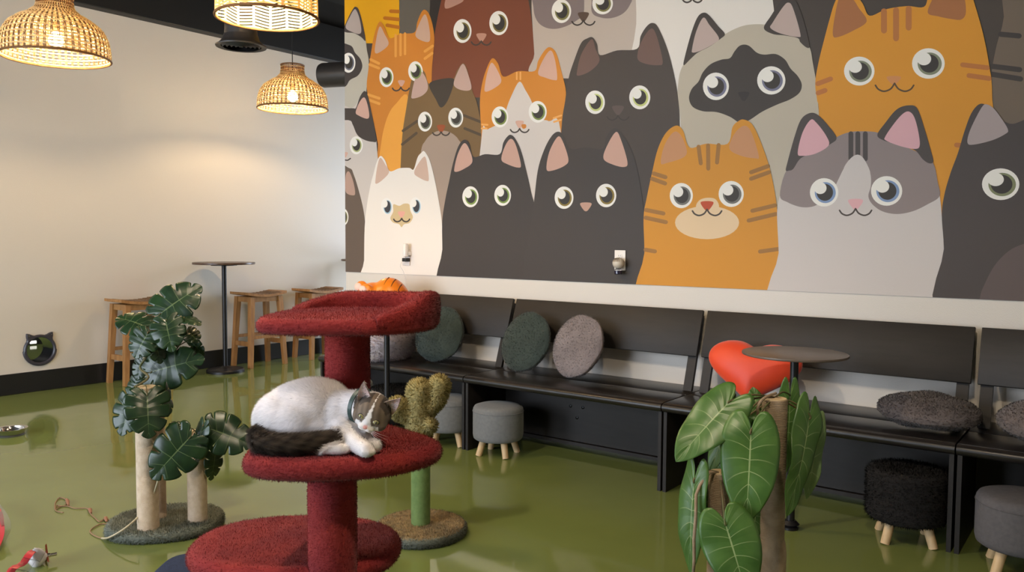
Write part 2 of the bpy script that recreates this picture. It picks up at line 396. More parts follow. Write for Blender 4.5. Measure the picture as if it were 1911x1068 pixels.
# ================================================================== mural of printed cartoon cats on the wall
MZ0 = 1.024; MZ1 = ZC - .02; MX1 = 1.1
mural = thing('cat_mural', 'large printed wall mural of many crowded cartoon cats above the bench', 'mural', (XE, YM, MZ0))
def Z2(x, y): return (630 + x / 2.967, y / 2.967)
def Z3(x, y): return (1250 + x / 2.8865, y / 2.8865)
def Z4(x, y): return (630 + x / 2.967, 230 + y / 2.967)
def Z5(x, y): return (1190 + x / 2.6436, 200 + y / 2.6436)
def clip(P, ax, val, keep_gt):
    out = []
    for i in range(len(P)):
        a, b = P[i - 1], P[i]; ia = (a[ax] >= val) == keep_gt; ib = (b[ax] >= val) == keep_gt
        if ia != ib:
            t = (val - a[ax]) / (b[ax] - a[ax]); out.append(a + (b - a) * t)
        if ib: out.append(b)
    return out
PCOL = {}
def pmat(c):
    c = tuple(c)
    if c not in PCOL: PCOL[c] = mat('print_%d_%d_%d' % c, c, .55, bump=.0003, bs=500, spec=.3)
    return PCOL[c]
class Cat:
    n = 0
    def __init__(s, label, T): s.T = T; s.mb = MB(); s.mats = []; s.k = 0; s.label = label; s.base = .0004 + Cat.n * .00035; Cat.n += 1
    def poly(s, pts, c, sp=6, T=None, raw=False):
        T = T or s.T; P = cat_spline(pts, sp) if sp else [np.array(p, float) for p in pts]
        Q = []
        for p in P:
            q = onY(*T(*p), YM); Q.append(np.array([q[0] - XE, q[2] - MZ0]))
        for ax, val, gt in ((0, 0, True), (0, MX1 - XE, False), (1, 0, True), (1, MZ1 - MZ0, False)):
            Q = clip(Q, ax, val, gt)
            if len(Q) < 3: return
        y = -(s.base + s.k * .000022); s.k += 1
        V = [Vector((q[0], y, q[1])) for q in Q]; tr = tessellate_polygon([[Vector((q[0], q[1], 0)) for q in Q]])
        if c not in s.mats: s.mats.append(c)
        s.mb.add(V, [tuple(t) for t in tr], s.mats.index(c))
    def oval(s, x, y, rx, ry, c, T=None): s.poly([(x + rx * math.cos(a), y + ry * math.sin(a)) for a in np.linspace(0, 2 * math.pi, 33)[:-1]], c, 0, T)
    def line(s, pts, wd, c, T=None, sp=5):
        P = [np.array(p, float) for p in (cat_spline(pts, sp, False) if len(pts) > 2 else pts)]; L = []; R = []
        for i in range(len(P)):
            d = P[min(i + 1, len(P) - 1)] - P[max(i - 1, 0)]; d /= np.linalg.norm(d) + 1e-9; nn = np.array([-d[1], d[0]]) * wd / 2; L.append(P[i] + nn); R.append(P[i] - nn)
        d0 = P[0] - P[1]; d0 /= np.linalg.norm(d0); d1 = P[-1] - P[-2]; d1 /= np.linalg.norm(d1); a0 = math.atan2(*(L[0] - P[0])[::-1]); a1 = math.atan2(*(R[-1] - P[-1])[::-1])
        c1 = [P[-1] + wd / 2 * (d1 * math.sin(t) + (L[-1] - P[-1]) / (wd / 2) * math.cos(t)) for t in np.linspace(0, math.pi, 6)[1:-1]]
        c0 = [P[0] + wd / 2 * (d0 * math.sin(t) + (R[0] - P[0]) / (wd / 2) * math.cos(t)) for t in np.linspace(0, math.pi, 6)[1:-1]]
        s.poly(L + c1 + R[::-1] + c0, c, 0, T)
    def eye(s, x, y, rx, ry, iris, T=None, wh=(236, 232, 224), pup=(58, 54, 50)):
        s.oval(x, y, rx, ry, wh, T); s.oval(x + rx * .08, y + ry * .02, rx * .74, ry * .74, iris, T); s.oval(x + rx * .05, y + ry * .0, rx * .58, ry * .6, pup, T)
        s.oval(x - rx * .27, y - ry * .3, rx * .44, ry * .42, wh, T)
    def nose(s, x, y, w_, h_, c, T=None): s.poly([(x - w_ / 2, y - h_ * .3), (x - w_ * .3, y - h_ / 2), (x + w_ * .3, y - h_ / 2), (x + w_ / 2, y - h_ * .3), (x + w_ * .2, y + h_ * .35), (x, y + h_ / 2), (x - w_ * .2, y + h_ * .35)], c, 5, T)
    def mouth(s, x, y, w_, c=(70, 60, 54), th=8, T=None, tilt=0):
        h = w_ * .13
        for k in (-1, 1): s.line([(x, y - h * .9), (x + k * w_ * .1, y + h * .2), (x + k * w_ * .27, y + h * .7), (x + k * w_ * .42, y + h * .3), (x + k * w_ * .5, y - h * .5 )], th, c, T)
    def done(s):
        o = s.mb.build('printed_cat', [pmat(c) for c in s.mats], mural, 0); o['label'] = s.label
DK = (72, 64, 58); WHT = (226, 219, 211)
mb = MB(); mb.box(((MX1 - XE) / 2, -.0001, (MZ1 - MZ0) / 2), (MX1 - XE, .0004, MZ1 - MZ0)); mb.build('wallpaper_sheet', pmat(DK), mural, 0)

c = Cat('yellow orange striped cat at the top left of the mural', Z2)
c.poly([(-200, -900), (340, -900), (342, 240), (-200, 240)], (226, 164, 20), 0)
for a, b in (((262, 100), (340, 108)), ((295, 62), (340, 64)), ((275, 140), (342, 152))): c.line([a, b], 20, (184, 108, 24))
c.done()
c = Cat('grey cat body behind the orange tabby', Z2); c.poly([(340, -900), (520, -900), (520, 200), (345, 240)], (98, 92, 84), 0); c.poly([(515, -900), (640, -900), (640, 250), (500, 250), (512, 30)], (52, 47, 45), 0); c.done()
c = Cat('chocolate brown cat with olive eyes', Z2)
c.poly([(520, 520), (522, 380), (530, 250), (550, 120), (575, 0), (605, -140), (640, -240), (700, -140), (930, -160), (990, -240), (1030, -120), (1057, 0), (1078, 140), (1092, 320), (1096, 520)], (122, 68, 46))
c.poly([(600, -10), (593, 35), (605, 48), (650, 32), (700, 0), (690, -60), (640, -150)], (176, 134, 118))
c.eye(692, 172, 50, 66, (120, 106, 56)); c.eye(893, 128, 52, 67, (120, 106, 56)); c.nose(797, 208, 56, 46, (186, 140, 122)); c.mouth(796, 240, 108); c.done()
c = Cat('cream cat with a mauve grey eye mask at the top of the mural', Z2)
c.poly([(1640, 300), (1692, 180), (1680, 60), (1650, -100), (1500, -100), (1560, 250)], (126, 112, 110), 4)
c.poly([(1092, 420), (1090, 300), (1080, 140), (1075, 0), (1090, -200), (1180, -420), (1560, -420), (1650, -200), (1668, 0), (1676, 80), (1660, 180), (1632, 290), (1560, 420)], (190, 176, 164))
c.poly([(1090, -120), (1085, 40), (1105, 115), (1150, 152), (1210, 160), (1275, 142), (1330, 110), (1362, 80), (1366, -20), (1360, -200)], (130, 116, 114))
c.poly([(1412, -200), (1408, -20), (1410, 70), (1460, 98), (1520, 100), (1580, 76), (1618, 30), (1632, -30), (1600, -200)], (130, 116, 114))
c.eye(1240, 62, 54, 66, (126, 122, 74)); c.eye(1468, 20, 57, 60, (126, 122, 74)); c.nose(1362, 94, 62, 52, (92, 72, 60)); c.mouth(1362, 128, 126, (62, 54, 50)); c.done()
c = Cat('white cat cut off by the top of the frame', Z3)
c.poly([(-200, 700), (-180, 130), (-180, -100), (-120, -400), (400, -400), (520, -200), (555, 0), (565, 160), (570, 700)], WHT)
c.mouth(122, 4, 105, th=9); c.nose(122, -40, 70, 50, (206, 166, 152)); c.done()
c = Cat('taupe cat with dark stripes at the right edge of the mural', Z3)
c.poly([(1840, -300), (1800, 90), (1762, 240), (1735, 380), (1735, 480), (1760, 900), (2700, 900), (2700, -300)], (112, 98, 84), 4)
for a, b in (((1782, 185), (1882, 194)), ((1738, 358), (1885, 376)), ((1732, 400), (1890, 426))): c.line([a, b], 28, (64, 58, 55))
c.done()
c = Cat('grey cat with a dark face mask at the left edge of the mural', Z2)
c.poly([(-60, 120), (40, 160), (100, 184), (150, 205), (164, 280), (174, 345), (166, 450), (160, 530), (170, 640), (-60, 640)], (186, 180, 166), 4)
c.poly([(36, 172), (60, 100), (88, 48), (102, 38), (120, 58), (142, 140), (156, 225), (132, 206), (92, 184)], (70, 62, 60), 5)
c.poly([(46, 152), (72, 88), (92, 55), (104, 56), (122, 100), (133, 168), (122, 188), (88, 180)], (176, 162, 155))
c.poly([(-40, 250), (68, 250), (98, 292), (128, 328), (138, 372), (115, 418), (70, 444), (40, 482), (-40, 490)], (66, 60, 58)); c.eye(62, 348, 38, 55, (112, 112, 124)); c.done()
c = Cat('orange tabby with a light belly near the left edge of the mural', Z2)
OR = (204, 128, 46)
c.poly([(240, 960), (225, 800), (202, 680), (176, 560), (163, 480), (170, 400), (185, 305), (203, 200), (232, 122), (262, 150), (290, 212), (350, 188), (427, 180), (442, 125), (466, 68), (486, 55), (510, 82), (530, 150), (537, 220), (530, 310), (522, 450), (520, 960)], OR, 5)
c.poly([(234, 148), (262, 190), (284, 244), (244, 284), (210, 294), (212, 240)], (200, 166, 146)); c.poly([(484, 80), (505, 130), (513, 222), (480, 230), (434, 200), (450, 140)], (200, 166, 146))
for x, a, b in ((323, 195, 312), (350, 190, 306), (375, 186, 300)): c.line([(x, a), (x, b)], 13, (226, 158, 72))
for a, b in (((485, 285), (528, 255)), ((485, 325), (525, 295)), ((185, 330), (230, 352)), ((180, 358), (230, 378)), ((172, 525), (232, 545)), ((178, 555), (232, 575))): c.line([a, b], 15, (226, 158, 72))
c.poly([(238, 980), (242, 800), (275, 655), (325, 575), (395, 548), (395, 980)], (234, 162, 66), 5)
c.eye(272, 428, 39, 55, (120, 138, 76)); c.eye(433, 395, 40, 55, (120, 138, 76)); c.nose(355, 462, 38, 34, (206, 160, 140)); c.mouth(352, 495, 92); c.done()
c = Cat('brown tabby with a dark forehead patch', Z2)
c.poly([(345, 1100), (350, 940), (356, 800), (366, 700), (382, 600), (395, 520), (412, 440), (438, 392), (456, 378), (485, 402), (508, 465), (560, 440), (640, 435), (662, 392), (697, 350), (722, 395), (745, 495), (770, 560), (788, 640), (798, 720), (800, 1100)], (120, 94, 60), 5)
c.poly([(508, 470), (556, 442), (640, 435), (642, 475), (610, 560), (574, 596), (545, 550)], (66, 58, 50)); 
c.poly([(456, 393), (488, 428), (502, 490), (470, 530), (416, 546), (412, 520), (430, 440)], (190, 160, 148)); c.poly([(697, 354), (724, 410), (742, 492), (690, 500), (645, 470), (666, 400)], (190, 160, 148))
for a, b in (((364, 725), (442, 672)), ((360, 800), (438, 738)), ((702, 640), (794, 676)), ((706, 712), (796, 748))): c.line([a, b], 15, (84, 70, 54))
c.poly([(450, 1200), (462, 860), (488, 780), (530, 738), (575, 724), (628, 735), (672, 775), (685, 840), (680, 1200)], (166, 146, 130))
c.eye(486, 674, 39, 55, (116, 120, 100)); c.eye(656, 652, 41, 55, (116, 120, 112)); c.nose(575, 714, 46, 44, (156, 80, 44)); c.mouth(575, 742, 92); c.done()
c = Cat('orange and white cat with a pink and orange nose', Z2)
c.poly([(800, 1100), (798, 760), (792, 640), (790, 560), (797, 490), (818, 405), (856, 325), (890, 352), (920, 425), (1000, 395), (1092, 394), (1112, 338), (1148, 280), (1178, 262), (1212, 295), (1242, 400), (1266, 510), (1255, 620), (1242, 740), (1250, 1300), (1092, 1300)], (206, 132, 46), 5)
c.poly([(1008, 453), (1042, 500), (1078, 568), (1092, 638), (1130, 662), (1172, 672), (1236, 722), (1250, 1400), (790, 1400), (800, 755), (832, 718), (882, 692), (930, 650), (938, 600), (965, 530)], (212, 202, 194), 5)
c.poly([(856, 348), (888, 392), (908, 452), (868, 490), (820, 508), (818, 470), (834, 392)], (208, 168, 150)); c.poly([(1180, 280), (1205, 330), (1218, 432), (1200, 444), (1150, 430), (1112, 408), (1138, 335)], (208, 168, 150))
for x in (994, 1014): c.line([(x, 402), (x, 440)], 9, (232, 168, 92))
for a, b in (((802, 690), (832, 692)), ((800, 712), (828, 712)), ((1198, 655), (1240, 640)), ((1200, 676), (1238, 664))): c.line([a, b], 10, (232, 168, 92))
c.eye(901, 648, 46, 58, (120, 136, 70)); c.eye(1110, 620, 50, 60, (120, 136, 70)); c.nose(1010, 690, 46, 42, (214, 170, 150)); c.poly([(1022, 690), (1044, 690), (1045, 708), (1030, 714), (1022, 704)], (204, 128, 52)); c.mouth(1010, 725, 102); c.done()
c = Cat('grey cat with a large dark face mask and lilac eyes', Z3)
c.poly([(75, 1300), (62, 700), (50, 570), (44, 490), (60, 380), (112, 306), (200, 258), (297, 186), (380, 145), (450, 132), (525, 136), (610, 170), (690, 204), (752, 252), (772, 340), (790, 450), (800, 560), (806, 700), (810, 1300)], (188, 178, 160), 5)
c.poly([(76, 352), (84, 300), (120, 170), (152, 92), (184, 69), (214, 84), (262, 142), (298, 184), (272, 212), (215, 252), (150, 286), (110, 322)], (68, 61, 57)); c.poly([(508, 152), (545, 88), (600, 8), (640, -14), (680, 8), (712, 80), (740, 180), (754, 252), (736, 256), (704, 228), (690, 206), (620, 192), (556, 184)], (68, 61, 57))
c.poly([(182, 96), (215, 135), (266, 205), (240, 235), (172, 272), (126, 284), (122, 262), (144, 170)], (188, 168, 160)); c.poly([(640, 15), (665, 45), (704, 180), (690, 200), (600, 182), (544, 152), (556, 122), (610, 40)], (188, 168, 160))
c.poly([(402, 241), (432, 250), (470, 284), (510, 295), (572, 292), (622, 322), (652, 370), (690, 410), (712, 455), (700, 500), (650, 536), (580, 564), (500, 602), (440, 642), (400, 662), (372, 660), (325, 630), (255, 605), (180, 600), (125, 576), (105, 530), (120, 480), (156, 440), (180, 390), (222, 346), (280, 322), (325, 314), (350, 278), (374, 250)], (64, 58, 54))
c.nose(400, 520, 60, 50, (52, 48, 46)); c.eye(250, 466, 70, 74, (116, 116, 138)); c.eye(548, 434, 76, 76, (116, 116, 138)); c.done()
c = Cat('tall black cat with pale green eyes', Z2)
c.poly([(1225, 1300), (1240, 740), (1262, 560), (1282, 430), (1312, 335), (1350, 240), (1385, 213), (1414, 208), (1438, 245), (1455, 306), (1550, 280), (1660, 271), (1680, 200), (1714, 146), (1746, 128), (1778, 155), (1830, 280), (1868, 430), (1890, 570), (1896, 720), (1905, 1300)], (74, 66, 61), 5)
c.poly([(1408, 218), (1430, 270), (1452, 338), (1400, 395), (1335, 420), (1328, 395), (1352, 300)], (112, 88, 80)); c.poly([(1732, 162), (1765, 190), (1802, 340), (1775, 362), (1700, 352), (1662, 322), (1680, 240)], (112, 88, 80))
c.eye(1428, 567, 54, 65, (196, 202, 126)); c.eye(1675, 540, 58, 66, (196, 202, 126)); c.nose(1555, 612, 66, 52, (92, 80, 75)); c.mouth(1555, 655, 120, (62, 56, 53), 7); c.done()
c = Cat('big amber orange cat at the top right of the mural', Z3)
OA = (214, 146, 44)
c.poly([(820, 1300), (806, 640), (795, 540), (785, 450), (802, 340), (832, 218), (862, 105), (890, 15), (930, -50), (990, -40), (1040, 20), (1078, 86), (1170, 50), (1280, 34), (1370, 38), (1400, -30), (1470, -110), (1560, -90), (1620, -40), (1645, 30), (1690, 190), (1722, 360), (1738, 540), (1740, 1300)], OA, 5)
c.poly([(920, -20), (980, -10), (1020, 45), (1062, 116), (990, 166), (910, 200), (880, 190), (890, 90)], (166, 108, 66)); c.poly([(1440, -40), (1390, 66), (1450, 90), (1520, 104), (1572, 106), (1596, 66), (1580, -30), (1510, -90)], (166, 108, 66))
for x, a, b in ((1155, 62, 166), (1220, 56, 208), (1288, 48, 150)): c.line([(x, a), (x, b)], 32, (180, 114, 60))
for a, b in (((1578, 350), (1712, 366)), ((1612, 408), (1722, 424)), ((798, 452), (868, 426)), ((800, 502), (838, 488)), ((1545, 782), (1640, 790))): c.line([a, b], 26, (184, 114, 58))
c.eye(1022, 384, 82, 78, (128, 132, 108)); c.eye(1394, 343, 88, 82, (128, 132, 108)); c.nose(1208, 434, 78, 46, (204, 138, 84)); c.mouth(1212, 474, 206, (88, 68, 44), 9); c.done()
c = Cat('black and white cat at the left edge of the mural', Z2)
c.poly([(-60, 606), (80, 600), (125, 540), (150, 505), (170, 530), (192, 630), (215, 760), (224, 860), (240, 1000), (260, 1300), (-60, 1300)], (202, 193, 186), 4)
c.poly([(-60, 606), (80, 600), (104, 598), (125, 540), (150, 505), (170, 530), (192, 630), (218, 772), (196, 786), (148, 774), (110, 745), (86, 690), (62, 666), (-60, 666)], (68, 61, 58), 4)
c.poly([(150, 540), (167, 575), (178, 640), (165, 658), (122, 642), (103, 622), (125, 565)], (206, 166, 150)); c.eye(106, 805, 36, 50, (170, 176, 120)); c.nose(45, 858, 30, 30, (206, 166, 150)); c.line([(40, 886), (58, 888), (74, 878)], 7, (66, 58, 54)); c.done()
c = Cat('grey brown cat cut off by the left edge of the mural', Z4)
c.poly([(-60, 250), (64, 248), (92, 285), (122, 380), (146, 480), (156, 570), (153, 700), (150, 900), (-60, 900)], (100, 86, 76), 4)
c.poly([(48, 290), (66, 268), (88, 318), (100, 382), (90, 400), (48, 380)], (178, 148, 134)); c.eye(34, 520, 29, 48, (126, 122, 80)); c.done()
c = Cat('white cat with a tan muzzle and blue eyes', Z4)
c.poly([(150, 920), (150, 760), (153, 580), (166, 450), (186, 340), (202, 280), (218, 220), (240, 182), (266, 206), (292, 266), (345, 250), (400, 248), (424, 256), (446, 190), (466, 165), (484, 157), (514, 210), (541, 315), (562, 425), (580, 545), (586, 700), (586, 920)], (234, 226, 217), 5)
c.poly([(240, 192), (268, 230), (288, 272), (250, 316), (216, 336), (213, 310), (224, 235)], (206, 176, 158)); c.poly([(484, 185), (500, 235), (508, 312), (494, 320), (458, 304), (428, 280), (440, 240)], (206, 176, 158))
c.poly([(312, 450), (345, 458), (370, 446), (400, 450), (406, 485), (420, 520), (402, 552), (372, 560), (357, 576), (343, 560), (310, 550), (295, 525), (311, 490)], (208, 184, 140))
for x, y in ((275, 460), (435, 457)): c.oval(x, y, 32, 46, (236, 232, 226)); c.oval(x + 5, y + 5, 23, 38, (160, 190, 206)); c.oval(x + 4, y + 3, 18, 33, (60, 60, 66)); c.oval(x - 12, y - 14, 17, 22, (236, 232, 226))
c.nose(357, 506, 40, 34, (224, 166, 150)); c.mouth(358, 538, 88); c.done()
c = Cat('black cat with green eyes in the front row', Z4)
c.poly([(585, 950), (583, 700), (583, 540), (600, 420), (620, 325), (640, 230), (670, 132), (703, 92), (732, 112), (755, 186), (820, 172), (900, 172), (920, 110), (940, 78), (962, 65), (990, 92), (1022, 165), (1056, 300), (1076, 390), (1100, 520), (1100, 950)], (66, 60, 57), 5)
c.poly([(703, 112), (730, 140), (749, 215), (700, 255), (656, 270), (650, 248), (670, 168)], (202, 162, 145)); c.poly([(962, 87), (990, 122), (1018, 230), (1000, 246), (940, 226), (910, 200), (930, 128)], (202, 162, 145))
c.eye(739, 408, 45, 58, (126, 150, 76)); c.eye(917, 400, 46, 58, (126, 150, 76)); c.done()
c = Cat('black cat with brown eyes and a pink nose in the front row', Z4)
c.poly([(1075, 950), (1075, 560), (1090, 440), (1112, 260), (1148, 145), (1188, 72), (1222, 48), (1252, 66), (1290, 140), (1380, 134), (1470, 142), (1490, 80), (1540, 28), (1600, 92), (1655, 225), (1690, 420), (1702, 560), (1702, 950)], (67, 61, 58), 5)
c.poly([(1222, 76), (1250, 102), (1281, 200), (1260, 236), (1192, 263), (1160, 254), (1176, 158)], (202, 162, 145)); c.poly([(1543, 50), (1572, 92), (1608, 215), (1590, 243), (1528, 230), (1476, 198), (1492, 132)], (202, 162, 145))
c.eye(1257, 413, 52, 62, (132, 112, 50)); c.eye(1490, 401, 56, 65, (132, 112, 50)); c.nose(1378, 464, 64, 48, (192, 152, 134)); c.done()
c = Cat('orange tabby with a cream muzzle and red nose in the front row', Z5)
c.poly([(33, 1000), (36, 720), (32, 545), (46, 455), (74, 322), (102, 208), (142, 128), (192, 92), (226, 116), (259, 200), (340, 181), (445, 182), (470, 100), (496, 72), (526, 62), (572, 92), (622, 205), (656, 312), (682, 440), (693, 550), (702, 720), (702, 1000)], (208, 142, 44), 5)
ST = (158, 112, 56)
c.poly([(180, 124), (216, 140), (245, 215), (226, 250), (150, 275), (117, 276), (135, 188)], (196, 142, 100)); c.poly([(526, 93), (562, 122), (600, 242), (580, 253), (510, 240), (455, 205), (480, 132)], (196, 142, 100))
for a, b in (((303, 196), (314, 278)), ((350, 190), (351, 304)), ((402, 188), (394, 274))): c.line([a, b], 20, ST)
for a, b in (((82, 328), (140, 346)), ((74, 354), (138, 377)), ((44, 508), (130, 525)), ((42, 546), (142, 568)), ((42, 704), (88, 712)), ((562, 322), (645, 292)), ((562, 354), (650, 322)), ((568, 512), (680, 485)), ((550, 560), (684, 528)), ((606, 713), (698, 700))): c.line([a, b], 20, ST)
c.oval(345, 570, 158, 82, (224, 196, 158)); c.poly([(292, 500), (305, 462), (345, 448), (388, 456), (402, 500), (345, 540)], (224, 196, 158))
c.eye(218, 437, 57, 62, (112, 110, 104)); c.eye(464, 429, 62, 64, (112, 110, 104)); c.nose(345, 488, 64, 46, (188, 76, 42)); c.mouth(345, 522, 144); c.done()
c = Cat('grey and white cat with pink ears and blue eyes', Z5)
c.poly([(700, 1000), (698, 720), (690, 520), (706, 430), (738, 310), (830, 238), (940, 188), (982, 150), (1040, 126), (1100, 120), (1184, 126), (1200, 155), (1300, 188), (1392, 228), (1458, 275), (1482, 372), (1496, 470), (1502, 545), (1512, 700), (1515, 1000)], (204, 196, 192), 5)
c.poly([(738, 310), (830, 238), (940, 188), (982, 150), (1040, 126), (1100, 120), (1184, 126), (1200, 155), (1300, 188), (1392, 228), (1458, 275), (1482, 372), (1491, 440), (1432, 480), (1360, 514), (1282, 528), (1210, 515), (1160, 480), (1140, 440), (1152, 390), (1150, 330), (1122, 262), (1088, 235), (1050, 256), (1018, 305), (990, 362), (950, 440), (892, 480), (850, 494), (800, 492), (742, 470), (704, 436)], (142, 129, 127), 5)
for x in (1054, 1088, 1125): c.line([(x, 132), (x, 256 if x != 1088 else 235)], 24, (74, 68, 66))
c.poly([(1088, 235), (1122, 262), (1150, 335), (1100, 360), (1040, 330), (1018, 305), (1050, 256)], (204, 196, 192), 4)
c.poly([(733, 312), (742, 270), (775, 150), (808, 62), (852, 30), (892, 40), (945, 95), (983, 152), (955, 182), (880, 222), (808, 252), (770, 305), (748, 314)], (76, 69, 66)); c.poly([(1184, 138), (1222, 80), (1280, 12), (1340, -8), (1382, 10), (1420, 120), (1446, 210), (1460, 268), (1440, 278), (1408, 258), (1370, 214), (1300, 190), (1218, 166)], (76, 69, 66))
c.poly([(855, 64), (884, 78), (932, 142), (944, 190), (880, 230), (815, 241), (792, 226), (815, 128)], (218, 170, 176)); c.poly([(1340, 23), (1366, 50), (1386, 122), (1393, 190), (1370, 207), (1300, 194), (1228, 166), (1224, 145), (1270, 78), (1310, 34)], (218, 170, 176))
c.eye(922, 421, 70, 70, (128, 150, 186)); c.eye(1230, 414, 77, 73, (128, 150, 186)); c.nose(1077, 480, 74, 52, (222, 172, 176)); c.mouth(1077, 520, 158, th=8); c.done()
c = Cat('black cat with one visible eye at the right edge of the mural', Z5)
c.poly([(1517, 1050), (1512, 700), (1502, 535), (1515, 430), (1545, 325), (1582, 225), (1614, 118), (1648, 30), (1688, -14), (1730, -2), (1790, 60), (1848, 84), (1930, 56), (2060, 20), (2150, -40), (2250, 60), (2330, 400), (2350, 700), (2350, 1050)], (74, 67, 65), 5)
T = Z3
c.poly([(1710, 564), (1752, 592), (1800, 658), (1823, 702), (1810, 722), (1740, 756), (1640, 780), (1605, 770), (1620, 700), (1680, 582)], (168, 154, 152), 6, T)
c.poly([(1685, 1050), (1690, 940), (1712, 875), (1762, 782), (1832, 710), (1910, 674), (2010, 655), (2120, 690), (2220, 800), (2230, 1050)], (96, 84, 82))
c.eye(1792, 381, 92, 78, (126, 130, 96)); c.eye(2130, 381, 92, 78, (126, 130, 96)); c.done()

# ================================================================== bench along the mural wall
m_bench = mat('black_laminate', (29, 25, 22), .5, c2=(35, 30, 27), ns=6, bump=.0004, bs=180, stretch=(1, 6, 6), spec=.35)
m_seat = mat('black_seat', (29, 26, 25), .33, c2=(36, 32, 30), ns=9, bump=.0003, bs=120)
m_bolt = mat('dark_bolt', (14, 14, 14), .35, metal=.6)
BX = [-4.55, -3.2, -1.875, -.545, .79]
blab = ['black bench section at the far left behind the red cat tree', 'black bench section under the grey round cushion', 'black bench section with the orange heart cushion', 'black bench section cut off by the right edge of the photo']
SZ = .46; BF = 3.725
for i in range(4):
    x0, x1 = BX[i] + .003, BX[i + 1] - .003; wd = x1 - x0; xc = (x0 + x1) / 2
    root = thing('bench_section', blab[i], 'bench', (xc, BF, 0), 0, 'sections of the black wall bench')
    mb = MB(); mb.box((0, .165, SZ - .0125), (wd, .27, .025), bevel=.004); mb.build('seat_plank', m_seat, root)
    mb = MB(); mb.box((0, .44, SZ - .0125), (wd, .272, .025), bevel=.004); mb.build('seat_plank', m_seat, root)
    mb = MB(); prof = [(.04, SZ - .001), (.012, SZ - .004), (0, SZ - .018), (.003, SZ - .035), (.016, SZ - .046), (.04, SZ - .048)]
    v = [(s * wd / 2, y, z) for s in (-1, 1) for y, z in prof]; k = len(prof)
    mb.add(v, [(j, j + 1, k + j + 1, k + j) for j in range(k - 1)] + [(k - 1, 0, k, 2 * k - 1), tuple(range(k))[::-1], tuple(range(k, 2 * k))]); mb.build('front_edge', m_seat, root, 60)
    # leaning backrest
    yb0, zb0, yb1, zb1 = 4.165 - BF, .647, 4.245 - BF, .897
    mb = MB(); d = Vector((0, yb1 - yb0, zb1 - zb0)); ang = -math.atan2(yb1 - yb0, zb1 - zb0)
    mb.box((0, (yb0 + yb1) / 2 + .011, (zb0 + zb1) / 2), (wd - .02, .022, d.length), M=Matrix.Rotation(ang, 3, 'X'), bevel=.003); mb.build('backrest', m_bench, root)
    for s in (-1, 1):
        mb = MB(); e = s * (wd / 2 - .045); sl = (yb1 - yb0) / (zb1 - zb0); yS = yb0 - sl * (zb0 - SZ) + .033
        mb.bar((e, yS, SZ - .01), (e, yb1 + .03, zb1 - .03), .05, .022); mb.build('backrest_bracket', m_bench, root, 0)
    for s in (-1, 1):
        mb = MB(); e = s * (wd / 2 - .012); t = .009
        mb.hexa([(e - t - s * .0, .02, 0), (e + t - s * .0, .02, 0), (e + t, .5, 0), (e - t, .5, 0), (e - t, .02, SZ - .045), (e + t, .02, SZ - .045), (e + t, .5, SZ - .045), (e - t, .5, SZ - .045)])
        mb.build('end_panel', m_bench, root, 0)
    mb = MB(); mb.box((0, .40, (.07 + SZ - .03) / 2), (wd - .05, .018, SZ - .10)); bp = mb.build('back_panel', m_bench, root, 0)
    mb = MB(); mb.box((0, .395, .055), (wd - .05, .03, .02)); mb.build('kick_rail', m_bench, root, 0)
    for bq in ((1065, 758), (1088, 761), (1077, 780)):
        bw = onY(*bq, BF + .391); bx = bw[0] - (BX[1] + BX[2]) / 2; bz = bw[2]; mb = MB(); mb.lathe([(.009, 0), (.009, .004), (.005, .006)], 12, (bx, .391, bz), Matrix.Rotation(math.pi / 2, 3, 'X')); mb.build('bolt', m_bolt, bp)

# ------------------------------------------------------------------ cushions
def cushion_mesh(R, T, seed, lump=.012, sx=1, sy=1):
    rg = np.random.default_rng(seed); n = 56; m = 18; v = []; f = []; ph = rg.random(12) * 6.28; fx = rg.normal(size=(12, 2)) * 9
    for side in (1, -1):
        for j in range(m + 1):
            q = j / m
            for k in range(n):
                a = 2 * math.pi * k / n; rr = R * math.sin(q * math.pi / 2) * (1 + .018 * math.sin(3 * a + ph[0]) + .012 * math.sin(7 * a + ph[1]))
                x, y = rr * math.cos(a) * sx, rr * math.sin(a) * sy
                z = T / 2 * (max(0, 1 - (rr / (R * 1.035)) ** 2.6)) ** .62
                w_ = sum(math.sin(x * fx[i, 0] / R * .35 + y * fx[i, 1] / R * .35 + ph[i]) for i in range(6)) / 6
                v.append((x, y, side * (z + lump * w_ * (1 - (rr / (R * 1.05)) ** 3))))
    b = (m + 1) * n
    for s, o in ((0, 0), (1, b)):
        for j in range(m):
            for k in range(n):
                k2 = (k + 1) % n; q = (o + j * n + k, o + j * n + k2, o + (j + 1) * n + k2, o + (j + 1) * n + k); f.append(q if s == 0 else q[::-1])
    for k in range(n): k2 = (k + 1) % n; f.append((m * n + k, m * n + k2, b + m * n + k2, b + m * n + k))
    return v, f
def orient(nrm, up):
    z = Vector(nrm).normalized(); y = Vector(up); y = (y - z * y.dot(z)).normalized(); x = y.cross(z); return Matrix((x, y, z)).transposed()
def round_cushion(name, label, c, nrm, R, T, m, seed, pile=9000, plen=.007, lump=.012, sx=1, sy=1, roll=0, group=None):
    M = orient(nrm, (math.sin(roll), 0, math.cos(roll)) if abs(Vector(nrm).normalized().z) < .9 else (0, 1, 0))
    v, f = cushion_mesh(R, T, seed, lump, sx, sy); mb = MB(); mb.add([M @ Vector(p) for p in v], f)
    root = thing(name, label, 'cushion', c, 0, group)
    o = mb.build('cover', m, root, 179); fuzz(o, pile, plen, .0035, m, root, 'plush_pile', lean=1.3)
    return root
m_dkgreen = mat('dark_green_plush', (52, 64, 58), .85, c2=(42, 54, 49), ns=9, sheen=.25, bump=.002, bs=60); m_greyp = mat('taupe_grey_plush', (134, 124, 124), .85, c2=(118, 108, 108), ns=8, sheen=.25, bump=.002, bs=60)
